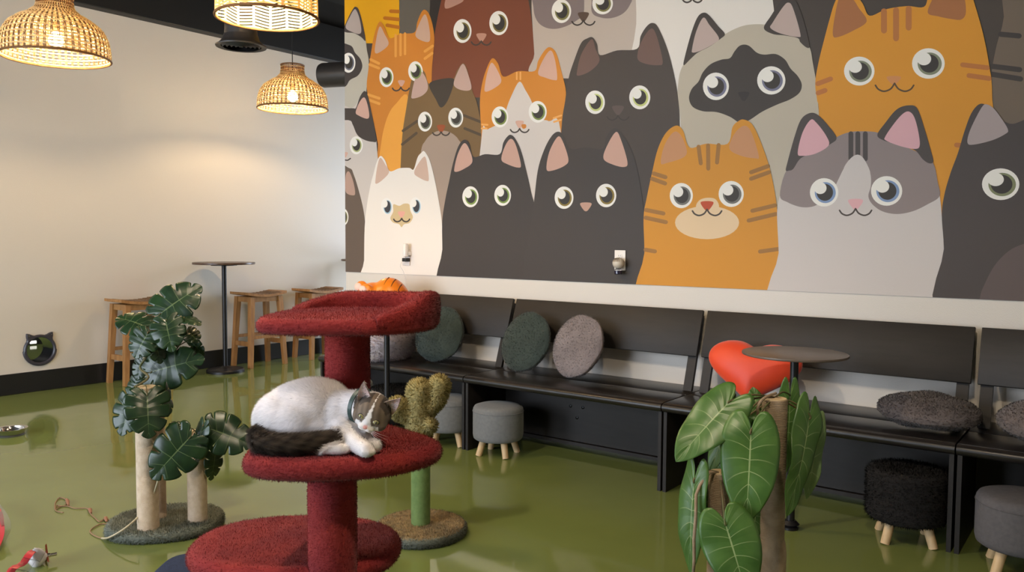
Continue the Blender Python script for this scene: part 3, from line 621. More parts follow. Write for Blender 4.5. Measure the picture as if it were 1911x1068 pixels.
m_greyd = mat('grey_plush', (110, 100, 98), .88, c2=(92, 84, 83), ns=10, sheen=.2, bump=.003, bs=50)
def seat_pt(px, py, Y): return onY(px, py, Y)
round_cushion('round_cushion', 'dark green plush round cushion beside the fluffy cat bed', onY(820, 624, 4.06), (.1, -.93, .36), .190, .09, m_dkgreen, 1, roll=.05, group='round plush cushions on the bench')
round_cushion('round_cushion', 'dark green plush round cushion touching the grey one', onY(981, 638, 4.06), (-.12, -.93, .36), .190, .09, m_dkgreen, 2, lump=.02, group='round plush cushions on the bench')
round_cushion('round_cushion', 'taupe grey plush round cushion leaning upright on the backrest', onY(1078, 646, 4.04), (-.2, -.92, .35), .190, .09, m_greyp, 3, lump=.02, group='round plush cushions on the bench')
round_cushion('round_cushion', 'grey plush round cushion lying flat on the bench', (onY(1733, 771, 3.96)[0], 3.96, SZ + .082), (.03, -.1, .99), .2, .125, m_greyd, 4, lump=.026, sx=1.03, sy=.84, pile=12000, group='round plush cushions on the bench')
round_cushion('round_cushion', 'grey plush cushion cut off by the right edge of the photo', (onY(1962, 800, 3.94)[0], 3.94, SZ + .088), (.05, -.1, .99), .19, .14, m_greyd, 5, lump=.02, group='round plush cushions on the bench')
# heart cushion
m_heart = mat('orange_red_satin', (230, 68, 20), .5, c2=(222, 60, 18), ns=5, sheen=.3, bump=.0012, bs=14)
hc = onY(1405, 692, 3.99); root = thing('heart_cushion', 'orange red heart shaped cushion behind the round table', 'cushion', hc)
M = orient((.12, -.93, .34), (0, 0, 1)) @ Matrix.Rotation(-.05, 3, 'Z'); mb = MB(); n = 72; m = 14; v = []; f = []
HO = []
for k in range(n):
    t = 2 * math.pi * k / n; x = 16 * math.sin(t) ** 3; y = 13 * math.cos(t) - 4.2 * math.cos(2 * t) - 1.6 * math.cos(3 * t) - .7 * math.cos(4 * t); HO.append((x / 16 * .19 + .05 * math.sin(t), (y + 2.2) / 16 * .15 + .035 * math.cos(t)))
for sd in (1, -1):
    for j in range(m + 1):
        q = math.sin(j / m * math.pi / 2)
        for x, y in HO: z = .075 * max(0, 1 - q ** 2.4) ** .6; v.append((x * q, y * q + .01 * (1 - q), sd * z))
b = (m + 1) * n
for s, o in ((0, 0), (1, b)):
    for j in range(m):
        for k in range(n): k2 = (k + 1) % n; f.append((o + j * n + k, o + j * n + k2, o + (j + 1) * n + k2, o + (j + 1) * n + k))
mb.add([M @ Vector(p) for p in v], f); link('cover', blob(mb, .007, 14, 'cover'), m_heart, root)

# ------------------------------------------------------------------ tables
m_top = mat('dark_tabletop', (92, 80, 72), .38, c2=(102, 89, 80), ns=14); m_pole = mat('black_metal', (30, 29, 31), .4, metal=.3); m_edge = mat('brown_edge', (78, 64, 54), .45)
def round_table(name, label, c, hgt, R, pr, br, bh, topm, group=None, tt=.022):
    root = thing(name, label, 'table', c, 0, group)
    mb = MB(); mb.slab(ell(R, R, 64), hgt - tt, hgt, .004, 2); mb.build('table_top', topm, root)
    mb = MB(); mb.lathe([(R * .42, hgt - tt - .012), (R * .42, hgt - tt)], 32); mb.build('top_plate', m_pole, root)
    mb = MB(); mb.lathe([(pr, bh * .6), (pr, hgt - tt - .01)], 20); mb.build('pole', m_pole, root)
    mb = MB(); mb.lathe([(br, 0), (br, bh * .5), (br - .01, bh * .8), (br * .55, bh), (pr * 2.2, bh + .004), (pr * 1.3, bh + .02)], 48); mb.build('base', m_pole, root)
    return root
m_bartop = mat('walnut_bartop', (92, 70, 56), .3, c2=(74, 56, 46), ns=10, stretch=(1, 12, 1))
round_table('bar_table', 'tall round bar table with a thin dark top against the white wall', (-6.88, 4.52, 0), 1.052, .285, .022, .175, .04, m_bartop, 'tall bar tables along the white wall', .02)
round_table('bar_table', 'tall round bar table mostly hidden behind the mural wall end', (-6.90, 6.36, 0), 1.052, .285, .022, .175, .04, m_bartop, 'tall bar tables along the white wall', .02)
round_table('pedestal_table', 'low round black pedestal table in front of the heart cushion', (-1.172, 3.615, 0), .795, .226, .018, .034, .02, m_top, 'round pedestal tables at the bench', .012)
round_table('pedestal_table', 'black pedestal table half hidden behind the red cat tree', (-3.684, 3.56, 0), .803, .226, .018, .034, .02, m_top, 'round pedestal tables at the bench', .012)

# ------------------------------------------------------------------ bar stools
m_teak = mat('teak_wood', (168, 122, 72), .5, c2=(146, 102, 58), ns=14, stretch=(3, 3, .5), bump=.0005, bs=60); m_weave = mat('woven_seat', (134, 104, 74), .7, c2=(98, 76, 54), ns=60, bump=.003, bs=70)
def make_stool():
    root = thing('bar_stool', 'x', 'stool', (0, 0, 0), 0, 'wooden bar stools along the white wall')
    L, D, Z = .46, .30, .75      # seat along y, depth along x
    def sad(y): return .028 * (abs(y) / (L / 2)) ** 2
    nx, ny = 6, 18; v = []; f = []
    for lay in (0, 1):
        for j in range(ny + 1):
            for i in range(nx + 1):
                y = -L / 2 + L * j / ny; x = -D / 2 + D * i / nx; v.append((x, y, Z - .028 + sad(y) - (.024 if lay == 0 else 0)))
    q = (nx + 1) * (ny + 1)
    for j in range(ny):
        for i in range(nx):
            a = j * (nx + 1) + i; f += [(a, a + nx + 1, a + nx + 2, a + 1), (q + a, q + a + 1, q + a + nx + 2, q + a + nx + 1)]
    for j in range(ny): a = j * (nx + 1); f += [(a, q + a, q + a + nx + 1, a + nx + 1), (a + nx, a + 2 * nx + 1, q + a + 2 * nx + 1, q + a + nx)]
    for i in range(nx): a = i; f.append((a, a + 1, q + a + 1, q + a)); a = ny * (nx + 1) + i; f.append((a, q + a, q + a + 1, a + 1))
    mb = MB(); mb.add(v, f); seat = mb.build('seat', m_teak, root, 40)
    for k in range(9):                                             # woven straps over the seat
        y = -L / 2 + .06 + k * (L - .12) / 8; mb = MB(); mb.bar((-D / 2 + .005, y, Z - .0265 + sad(y)), (D / 2 - .005, y, Z - .0265 + sad(y)), .006, .03, (0, 0, 1)); mb.build('seat_strap', m_weave, seat, 0)
    for sx in (-1, 1):
        for sy in (-1, 1):
            mb = MB(); mb.bar((sx * .142, sy * .205, 0), (sx * .112, sy * .165, Z - .05), .040, .040, (1, 0, 0), w2=(.050, .050)); mb.build('leg', m_teak, root, 0)
    for sx in (-1, 1):
        mb = MB(); mb.bar((sx * .115, -.165, Z - .075), (sx * .115, .165, Z - .075), .022, .05, (1, 0, 0)); mb.build('apron', m_teak, root, 0)
        mb = MB(); mb.bar((sx * .13, -.188, .30), (sx * .13, .188, .30), .022, .03, (1, 0, 0)); mb.build('stretcher', m_teak, root, 0)
    for sy in (-1, 1):
        mb = MB(); mb.bar((-.112, sy * .168, Z - .075), (.112, sy * .168, Z - .075), .022, .05, (0, 1, 0)); mb.build('apron', m_teak, root, 0)
        mb = MB(); mb.bar((-.13, sy * .19, .235), (.13, sy * .19, .235), .022, .045, (0, 1, 0)); mb.build('stretcher', m_teak, root, 0)
    return root
st = make_stool(); st.location = (-7.0, 3.74, 0); st['label'] = 'wooden bar stool with a saddle seat behind the leafy cat post'
dup(st, (-7.0, 4.99, 0), 0, 'wooden bar stool directly right of the bar table pole'); dup(st, (-7.0, 5.74, 0), 0, 'wooden bar stool furthest right, half hidden by the red cat tree')

# ------------------------------------------------------------------ poufs
m_pg = mat('grey_felt', (120, 122, 124), .9, c2=(112, 114, 117), ns=60, sheen=.15, bump=.0006, bs=400); m_pk = mat('black_plush', (14, 12, 12), .95, c2=(20, 16, 16), ns=40, bump=.002, bs=150); m_pl = mat('pale_beech', (214, 184, 142), .5, c2=(202, 170, 126), ns=10, stretch=(4, 4, .6)); m_pd = mat('charcoal_felt', (92, 90, 94), .9, c2=(84, 82, 86), ns=60, bump=.0006, bs=400)
def pouf(label, c, R, m, rz, fuzzy=False, hz=.30):
    root = thing('pouf_stool', label, 'stool', c, rz, 'small round pouf stools under the bench'); lg = .095
    prof = [(R * .9, lg), (R * .97, lg + .008), (R, lg + .03), (R, hz - .04), (R * .985, hz - .02), (R * .94, hz - .008), (R * .8, hz - .001), (R * .5, hz + .004), (.01, hz + .006)]
    mb = MB(); mb.lathe(prof, 48); o = mb.build('padded_body', m, root, 60)
    mb = MB(); mb.tube([(R * 1.003 * math.cos(a), R * 1.003 * math.sin(a), hz - .036) for a in np.linspace(0, 2 * math.pi, 49)[:-1]], .0022, 5, closed=True); mb.build('seam', m, root, 179)
    if fuzzy: fuzz(o, 9000, .012, .003, m, root, 'plush_pile', lean=1.0)
    for k in range(4):
        a = math.pi / 4 + k * math.pi / 2; mb = MB(); p0 = Vector((R * .82 * math.cos(a), R * .82 * math.sin(a), 0)); p1 = Vector((R * .6 * math.cos(a), R * .6 * math.sin(a), lg + .005))
        mb.tube([p0, p1], [.0185, .0205], 16); mb.build('leg', m_pl, root)
    return root
pouf('light grey pouf stool standing alone under the bench', (-2.985, 3.80, 0), .152, m_pg, .25)
pouf('grey pouf stool behind the cactus post, against the bench panel', (-3.385, 3.80, 0), .152, m_pg, .6)
pouf('grey pouf stool behind the head of the cat', (-4.14, 3.66, 0), .152, m_pg, .1, hz=.34)
pouf('black pouf stool between the cat head and the cactus', (-3.81, 3.74, 0), .152, m_pk, .1, True, hz=.32)
pouf('black plush pouf stool in the shade below the flat grey cushion', (-.735, 3.80, 0), .162, m_pk, .35, True, hz=.315)
pouf('charcoal pouf stool at the bottom right corner', (-.30, 3.72, 0), .165, m_pd, .2, hz=.30)

# ------------------------------------------------------------------ fluffy bed and orange plush
m_bed = mat('lilac_grey_shag', (246, 236, 236), .9, c2=(226, 214, 218), ns=30, sheen=.2, bump=.004, bs=80)
bc = onY(716, 655, 4.02); bc = Vector((bc[0] + .03, 3.92, SZ + .004)); root = thing('cat_bed', 'fluffy pale lilac round cat bed on the bench behind the red post', 'cat bed', bc)
mb = MB(); prof = [(.01, .0), (.19, 0), (.235, .03), (.262, .09), (.262, .15), (.24, .19), (.205, .2), (.17, .18), (.15, .12), (.13, .07), (.01, .06)]; prof = [(float(p[0]), float(p[1])) for p in cat_spline(prof, 3, False)]
mb.lathe(prof, 64); o = mb.build('bolster', m_bed, root, 179); fuzz(o, 22000, .026, .006, m_bed, root, 'shag_pile', lean=1.2)
m_op = mat('orange_vinyl', (238, 134, 30), .35, c2=(232, 122, 24), ns=3, spec=.5); m_os = mat('brown_stripe', (120, 70, 26), .5); m_ear = mat('pink_inner_ear', (244, 200, 184), .5)
oc = bc + Vector((.045, .05, .07)); root = thing('tiger_toy', 'glossy orange striped tiger toy sitting in the fluffy cat bed', 'toy', oc); root.scale = (1.2, 1.2, 1.2)
mb = MB(); Mo = rotz(.25)
mb.sphere((.03, 0, .17), (.155, .12, .235), 28, 18, Mo); mb.sphere((-.06, -.04, .27), (.11, .1, .105), 28, 18, Mo); mb.sphere((.02, -.02, .06), (.125, .11, .07), 28, 14, Mo)
for s, p in ((-1, (-.16, -.04, .345)), (1, (-.045, -.11, .335))): mb.sphere(p, (.042, .022, .038), 16, 10, Mo)
link('body', blob(mb, .008, 4, 'body'), m_op, root)
for p in ((-.165, -.062, .345), (-.05, -.132, .335)): mb = MB(); mb.sphere(p, (.026, .01, .024), 14, 8, Mo); mb.build('inner_ear', m_ear, root)
for k in range(4):
    mb = MB(); a_ = .02 + .28 * k; mb.tube([Mo @ Vector((.03 + .157 * math.sin(a_), -.122 * math.sin(b_) * math.cos(a_), .17 + .237 * math.cos(a_) * math.cos(b_))) for b_ in np.linspace(.15, .62, 6)], .0035, 6); mb.build('stripe', m_os, root)
for s in (-1, 1): mb = MB(); mb.sphere((-.075 + s * .04, -.138, .27), (.012, .006, .014), 10, 8); mb.build('eye', m_black, root)

# ------------------------------------------------------------------ wall outlets with plugged-in devices
m_plate = mat('white_plastic', (236, 230, 224), .35); m_slot = mat('outlet_slot', (70, 62, 58), .5); m_cream = mat('pearl_plastic', (206, 196, 180), .3); m_brz = mat('brown_vent', (120, 96, 74), .5)
RX = Matrix.Rotation(math.pi / 2, 3, 'X')
def outlet(label, p):
    root = thing('wall_outlet', label, 'outlet', (p[0], YM - .008, p[2]), 0, 'wall outlets in the mural')
    mb = MB(); mb.box((0, -.003, 0), (.075, .007, .122), bevel=.0025); mb.build('cover_plate', m_plate, root)
    for s in (-1, 1):
        mb = MB(); mb.slab(ell(.0165, .0145, 24, 3), 0, .003, .001, 2, M=RX, c=(0, -.0065, s * .025)); r = mb.build('receptacle', m_plate, root)
        for dx in (-.006, .006): mb = MB(); mb.box((dx, -.0095, s * .025 + .003), (.002, .001, .008)); mb.build('slot', m_slot, r, 0)
        mb = MB(); mb.box((0, -.0095, s * .025 - .008), (.004, .001, .004)); mb.build('slot', m_slot, r, 0)
    mb = MB(); mb.lathe([(.003, 0), (.003, .002)], 10, (0, -.0065, 0), RX); mb.build('screw', m_slot, root)
    return root
pR = onY(1159, 486, YM); outlet('white wall outlet with a round air freshener plugged into it', pR)
pL = onY(760, 480, YM); outlet('white wall outlet on the white printed cat', pL)
q = onY(1151, 491, YM - .05); root = thing('air_freshener', 'pearl round plug-in air freshener with a small bottle, on the black printed cat', 'air freshener', (q[0] + .012, YM - .052, q[2]))
mb = MB(); mb.sphere((0, 0, 0), (.036, .034, .034), 28, 18); mb.build('housing', m_cream, root, 179)
mb = MB(); mb.lathe([(.017, 0), (.017, .03)], 16, (.006, .044, 0), RX); mb.build('plug', m_plate, root)
for k in range(6): a = -.6 + k * .24; mb = MB(); mb.tube([(.036 * math.sin(a) * math.cos(t) * 1.01, -.035 * math.cos(a) * math.cos(t), .0345 * math.sin(t)) for t in np.linspace(.25, 1.0, 6)], .0016, 5); mb.build('vent_slit', m_brz, root)
mb = MB(); mb.lathe([(.02, -.068), (.023, -.064), (.023, -.04), (.014, -.032)], 20); mb.build('bottle', glass_mat('clear_glass'), root)
mb = MB(); mb.lathe([(.019, -.064), (.019, -.045)], 20); mb.build('scented_oil', mat('indigo_oil', (52, 48, 84), .2), root)
q = onY(756, 467, YM - .05); root = thing('plug_in_camera', 'small white cylinder device plugged into the wall above the orange toy', 'device', (q[0], YM - .045, q[2]))
mb = MB(); mb.lathe([(.017, .046), (.0185, .044), (.0185, -.02), (.021, -.036), (.02, -.046), (.012, -.05)], 24); mb.build('body', m_plate, root, 50)
mb = MB(); mb.lathe([(.0185, 0), (.0185, .002)], 20, (0, 0, .0455)); mb.build('top_cap', m_cream, root)
mb = MB(); mb.box((.01, .025, -.025), (.022, .035, .03), bevel=.004); mb.build('plug', m_plate, root)
q = onY(757, 485, YM - .03); root = thing('power_adapter', 'black cable plug in the lower socket of the left outlet', 'plug', (q[0], YM - .03, q[2]))
mb = MB(); mb.box((.004, .0, 0), (.045, .042, .026), bevel=.004); mb.build('body', m_black, root)
mb = MB(); mb.box((-.022, -.018, -.002), (.012, .012, .012), bevel=.002); mb.build('connector', m_plate, root)
w0 = Vector((q[0], YM - .03, q[2])); pts = [onY(*p, YM - .03 - d) - np.array(w0) for p, d in (((750, 488), .02), ((747, 497), .02), ((752, 506), .01), ((756, 520), 0), ((756, 535), -.005), ((757, 552), -.01))]
mb = MB(); mb.tube(cat_spline(pts, 5, False), .0018, 6); mb.build('cord', m_plate, root)

# ================================================================== ceiling: pendant lamps, air duct
m_wick = mat('natural_rattan', (250, 232, 186), .6, c2=(238, 212, 158), ns=40, trans=.6); m_wickd = mat('brown_rattan', (140, 98, 54), .6, c2=(116, 80, 42), ns=30, trans=.2); m_cord = mat('black_cord', (20, 19, 18), .5)
m_bulb2 = mat('dim_warm_bulb', (255, 240, 215), .3, emit=((255, 236, 208), LAMP2))
m_bulb = mat('warm_bulb', (255, 240, 215), .3, emit=((255, 220, 170), LAMP))
PROF = [(1.0, 0), (1.0, .13), (.985, .28), (.945, .44), (.87, .58), (.75, .70), (.59, .80), (.45, .89), (.37, .97), (.335, 1.06), (.33, 1.27)]
PR_ = [(float(p[0]), float(p[1])) for p in cat_spline(PROF, 4, False)]
def prof_at(t):
    k = t * (len(PR_) - 1); i = min(int(k), len(PR_) - 2); a = k - i; return PR_[i][0] * (1 - a) + PR_[i + 1][0] * a, PR_[i][1] * (1 - a) + PR_[i + 1][1] * a
def band(mb, pts, nrm, wd, th, mi=0):
    """flat woven strip: a ribbon with thickness along given outward normals"""
    P = [Vector(p) for p in pts]; v = []; f = []; n = len(P)
    for i in range(n):
        d = (P[min(i + 1, n - 1)] - P[max(i - 1, 0)]).normalized(); q = Vector(nrm[i]); s = d.cross(q).normalized()
        v += [P[i] - s * wd / 2 - q * th / 2, P[i] + s * wd / 2 - q * th / 2, P[i] + s * wd / 2 + q * th / 2, P[i] - s * wd / 2 + q * th / 2]
    for i in range(n - 1):
        for k in range(4): k2 = (k + 1) % 4; f.append((i * 4 + k, i * 4 + k2, i * 4 + 4 + k2, i * 4 + 4 + k))
    mb.add(v, f, mi)
def bulb_parts(root, R, zb, top, bm_=None):
    mb = MB(); mb.lathe([(.012 * .6, zb + .055), (.026, zb + .038), (.045, zb), (.04, zb - .026), (.022, zb - .044), (.004, zb - .048)], 24); mb.build('bulb', bm_ or m_bulb, root, 179)
    mb = MB(); mb.lathe([(.019, zb + .05), (.021, zb + .06), (.021, zb + .1), (.01, zb + .112)], 20); mb.build('socket', m_wickd, root)
    mb = MB(); mb.tube([(0, 0, zb + .1), (0, 0, top)], .004, 8); mb.build('cord', m_cord, root)
    mb = MB(); mb.lathe([(.055, top - .02), (.05, top)], 24); mb.build('canopy', m_black, root)
def pendant(label, c, R, bm_=None):
    root = thing('pendant_lamp', label, 'pendant lamp', c, 0, 'woven rattan pendant lamps'); top = ZC - float(c[2])
    nv = 52; mb = MB(); T = np.linspace(0, 1, 16)
    for k in range(nv):
        a0 = 2 * math.pi * k / nv
        for da in (-.013, .013):
            pts = []; nr = []
            for t in T: r, z = prof_at(t); pts.append((R * r * math.cos(a0 + da), R * r * math.sin(a0 + da), R * z)); nr.append((math.cos(a0 + da), math.sin(a0 + da), .25))
            band(mb, pts, nr, .0046 * R / .3, .003)
    o = mb.build('vertical_ribs', m_wickd, root, 0); o['kind'] = 'stuff'
    mb = MB(); nh = 24; seg = nv * 2
    for j in range(nh):
        t = .03 + .93 * j / (nh - 1); r, z = prof_at(t); pts = []; nr = []
        for k in range(seg + 1):
            a = 2 * math.pi * k / seg; wv = .0035 * (1 if (k + j) % 2 else -1); jj = .002 * math.sin(5 * a + j * 1.7)
            pts.append(((R * r + wv) * math.cos(a), (R * r + wv) * math.sin(a), R * z + jj)); nr.append((math.cos(a), math.sin(a), .2))
        band(mb, pts, nr, R * .031 * (.85 if j > 14 else 1), .0022)
    o = mb.build('woven_strips', m_wick, root, 0); o['kind'] = 'stuff'
    mb = MB(); mb.tube([(R * 1.005 * math.cos(a), R * 1.005 * math.sin(a), -.002) for a in np.linspace(0, 2 * math.pi, 65)[:-1]], .0075, 8, closed=True); mb.build('rim', m_wickd, root, 179)
    mb = MB(); mb.tube([(R * .335 * math.cos(a), R * .335 * math.sin(a), R * 1.26) for a in np.linspace(0, 2 * math.pi, 33)[:-1]], .005, 8, closed=True); mb.build('neck_ring', m_wickd, root, 179)
    bulb_parts(root, R, R * .36, top, bm_); return root
def lamp_at(px, py, D, wpx): return CAM + ray(px, py) / F * (F * D / wpx)
pendant('woven rattan dome pendant lamp at the far left', lamp_at(105, 108, .64, 184), .32)
pendant('woven rattan dome pendant lamp hanging nearest the mural edge', lamp_at(546.5, 203, .62, 127), .31)
def drum(label, c, R):
    root = thing('pendant_lamp', label, 'pendant lamp', c, 0, 'woven rattan pendant lamps'); top = ZC - float(c[2]); nv = 18
    def pr(t): return (R * (1 - .10 * t ** 3 - .25 * max(0, t - .8) / .2), R * .95 * t)
    mb = MB()
    for k in range(nv):
        a = 2 * math.pi * k / nv; T = np.linspace(0, 1, 10); band(mb, [(pr(t)[0] * math.cos(a), pr(t)[0] * math.sin(a), pr(t)[1]) for t in T], [(math.cos(a), math.sin(a), 0)] * 10, .012, .004)
    o = mb.build('vertical_ribs', m_wick, root, 0); o['kind'] = 'stuff'
    mb = MB(); nh = 15
    for k in range(nv):
        for j in range(nh):
            sl = .07 * (1 if k % 2 else -1); a0 = 2 * math.pi * k / nv; pts = []; nr = []
            for i in range(5):
                t = min(1, max(0, .02 + .96 * j / (nh - 1) + sl * (i / 4 - .5))); a = a0 + 2 * math.pi / nv * i / 4; r, z = pr(t); pts.append((r * math.cos(a), r * math.sin(a), z)); nr.append((math.cos(a), math.sin(a), 0))
            band(mb, pts, nr, R * .038, .002)
    o = mb.build('woven_strips', m_wick, root, 0); o['kind'] = 'stuff'
    mb = MB(); mb.tube([(R * 1.01 * math.cos(a), R * 1.01 * math.sin(a), 0) for a in np.linspace(0, 2 * math.pi, 65)[:-1]], .007, 8, closed=True); mb.build('rim', m_wickd, root, 179)
    bulb_parts(root, R, R * .55, top); return root
drum('woven drum pendant lamp with a herringbone weave cut off by the top edge', lamp_at(499, 34, .5, 184), .25)

for q, (x, y) in (('above the camera', (-.5, .9)), ('over the middle of the room', (-2.6, 1.2))):
    pendant('woven rattan pendant lamp out of view ' + q, (x, y, 2.6), .31, m_bulb2)
m_duct = mat('black_duct', (42, 40, 40), .45, bump=.001, bs=30)
dc = W(450, 88, 4.95); root = thing('air_duct', 'black round air duct with a flared vent behind the drum lamp', 'air duct', dc)
mb = MB(); mb.lathe([(.10, .06), (.095, .1), (.092, ZC - dc[2])], 36); mb.build('pipe', m_duct, root)
mb = MB(); mb.lathe([(.148, 0), (.15, .006), (.135, .014), (.11, .04), (.10, .07)], 48, cap=False); mb.build('flange', m_duct, root)
for k, r in enumerate((.03, .055, .08, .104)): mb = MB(); mb.lathe([(r, -.004), (r + .014, .012), (r + .012, .014), (r - .002, -.002)], 40, cap=False); mb.build('louver_ring', m_duct, root, 60)
mb = MB(); mb.lathe([(.001, .002), (.012, 0), (.012, .02)], 16); mb.build('centre_knob', m_duct, root)
mb = MB(); mb.lathe([(.147, .001), (.118, .003)], 48, cap=False); mb.build('flange_face', m_duct, root)
dc = W(600, 141, 6.75); root = thing('air_duct', 'black horizontal duct end sticking out beside the mural edge', 'air duct', dc)
dv = Vector((.93, .36, 0)).normalized(); mb = MB(); mb.tube([Vector((0, 0, 0)), dv * .02, dv * 1.0], [.092, .1, .1], 32); mb.build('pipe', m_duct, root)
mb = MB(); mb.tube([Vector(dv * -.006), dv * .012], [.07, .095], 32); mb.build('end_cap', m_duct, root)
mb = MB(); mb.tube([dv * .5, dv * .5 + Vector((0, 0, ZC - dc[2]))], .012, 8); mb.build('hanger_rod', m_duct, root)

# ================================================================== small things on the floor at the left
m_chrome = mat('steel_bowl', (198, 196, 194), .14, metal=1)
p = onZ(20, 812, 0); root = thing('food_bowl', 'shiny steel pet bowl on the green floor at the left edge', 'bowl', p)
mb = MB(); prof = [(.072, 0), (.076, .003), (.083, .03), (.098, .042), (.099, .045), (.08, .043), (.073, .015), (.06, .008), (.001, .008)]
n = 40; mb.lathe(prof, n); v = []
mb.build('basin', m_chrome, root, 50)
mb = MB(); mb.tube([(.077 * math.cos(a), .077 * math.sin(a), .003) for a in np.linspace(0, 2 * math.pi, 41)[:-1]], .0035, 6, closed=True); mb.build('foot_ring', mat('rubber_ring', (60, 58, 56), .6), root)
m_str = mat('tan_string', (142, 112, 82), .7); m_ribbon = mat('brown_ribbon', (150, 104, 78), .6); m_wand = mat('pale_wand', (186, 172, 140), .5)
def gp(px, py, z=.004): return onZ(px, py, z)
p0 = gp(180, 985, 0); root = thing('wand_toy', 'thin cat wand leaning on the leafy post with a curled string on the floor', 'cat toy', p0)
loop = [gp(118, 957), gp(104, 953), (gp(103, 940)), gp(110, 930), gp(120, 931), gp(126, 938), gp(118, 945), gp(106, 944), gp(103, 952), gp(112, 946), gp(126, 945), gp(140, 949), gp(162, 949), gp(168, 958), gp(178, 968), gp(186, 974), gp(198, 968), gp(208, 978), gp(190, 978), gp(176, 984), gp(168, 992), gp(176, 1000), gp(190, 1005)]
mb = MB(); mb.tube([Vector(q - p0) for q in cat_spline(loop, 5, False)], .0028, 6); mb.build('string', m_str, root)
mb = MB(); mb.tube([Vector(q - p0) for q in cat_spline([W(296, 893, 3.45), W(285, 925, 3.46), W(262, 960, 3.46), W(235, 985, 3.42), gp(205, 1003, .03), gp(190, 1005, .006)], 6, False)], .004, 8); mb.build('wand', m_wand, root)
for a, b in (((124, 932), (128, 944)), ((166, 950), (170, 958)), ((196, 966), (199, 974)), ((206, 974), (209, 982))): mb = MB(); A = Vector(gp(*a, .008) - p0); B = Vector(gp(*b, .006) - p0); mb.tube([A, (A + B) / 2 + Vector((0, 0, .006)), B], [.005, .009, .004], 8); mb.build('ribbon_knot', m_ribbon, root)
m_wfab = mat('white_satin', (226, 220, 222), .35); m_redrib = mat('red_ribbon', (190, 44, 58), .4); m_org = mat('rust_felt', (150, 70, 36), .7); m_film = glass_mat('clear_film', (245, 245, 245), .15)
def dart(label, tip, mid, tail, zz=.03):
    p0 = gp(*mid, 0); root = thing('feather_toy', label, 'cat toy', p0); P = lambda q, z: Vector(gp(*q, z) - p0)
    mb = MB(); A = P(mid, zz); B = A + (P(tip, zz) - A) * .55; d = (B - A); mb.tube([A - d * .6, A - d * .3, A, A + d * .35, A + d * .7, B], [.012, .032, .038, .036, .024, .008], 18); mb.build('body', m_wfab, root, 60)
    mb = MB(); T1 = P(tip, zz); mb.tube([B, B.lerp(T1, .3), B.lerp(T1, .35), T1], [.009, .009, .0065, .0065], 10); mb.build('tip', m_chrome, root)
    for k in range(3): mb = MB(); a = k * 2.1; s = d.normalized().orthogonal(); s.rotate(Quaternion(d.normalized(), a + 1)); mb.hexa([B - d * .12, B + s * .004, B + d * .1, B - s * .004, B - d * .12 + s * .03, B + s * .034, B + d * .03 + s * .03, B + s * .026]); mb.build('fin', m_org, root, 0)
    e = P(tail, .02); mb = MB(); sd = Vector((.0, 0, 1)).cross((e - A).normalized()); N_ = 8; pts = [A.lerp(e, i / N_) + Vector((0, 0, .03 - .02 * i / N_ + .008 * math.sin(i * 1.4))) for i in range(N_ + 1)]
    band(mb, pts, [(0, .3, 1)] * (N_ + 1), .028, .002); mb.build('ribbon', m_redrib, root, 40)
    mb = MB(); pts = [A.lerp(e, i / N_) + sd * .022 + Vector((0, 0, .028 - .02 * i / N_ + .012 * math.sin(i * 2.1 + 1))) for i in range(N_ + 1)]; band(mb, pts, [(.2, 0, 1)] * (N_ + 1), .05, .0015); mb.build('clear_wrap', m_film, root, 40)
    return root
dart('white and red dart shaped cat toy in the bottom left corner', (106, 1034), (66, 1042), (8, 1085))
p0 = gp(-20, 985, 0); root = thing('ribbon_toy', 'red ribbon cat toy in clear film cut off by the left edge', 'cat toy', p0)
mb = MB(); pts = [Vector(gp(a, b, z) - p0) for a, b, z in ((-30, 930, .05), (-5, 955, .06), (0, 975, .06), (0, 1000, .05), (-12, 1030, .02))]; band(mb, [Vector(q) for q in cat_spline(pts, 4, False)], [(.6, -.4, .6)] * 17, .03, .003); mb.build('ribbon', m_redrib, root, 40)
mb = MB(); pts = [Vector(gp(a, b, z) - p0) for a, b, z in ((-12, 940, .05), (6, 965, .07), (12, 985, .06), (4, 1005, .04), (-10, 1030, .015))]; band(mb, [Vector(q) for q in cat_spline(pts, 4, False)], [(.6, -.4, .6)] * 17, .035, .002); mb.build('clear_wrap', m_film, root, 40)
p = onZ(420, 1075, 0); mb = MB(); mb.slab(ell(.26, .17, 48, 4), 0, .03, .012, 3, M=rotz(YAW)); o = mb.build('floor_mat', mat('navy_carpet', (38, 52, 82), .9, c2=(30, 42, 70), ns=60, bump=.002, bs=200), None, 40, Vector(p)); tag(o, 'dark blue floor mat peeking out beside the lowest red platform', 'mat')

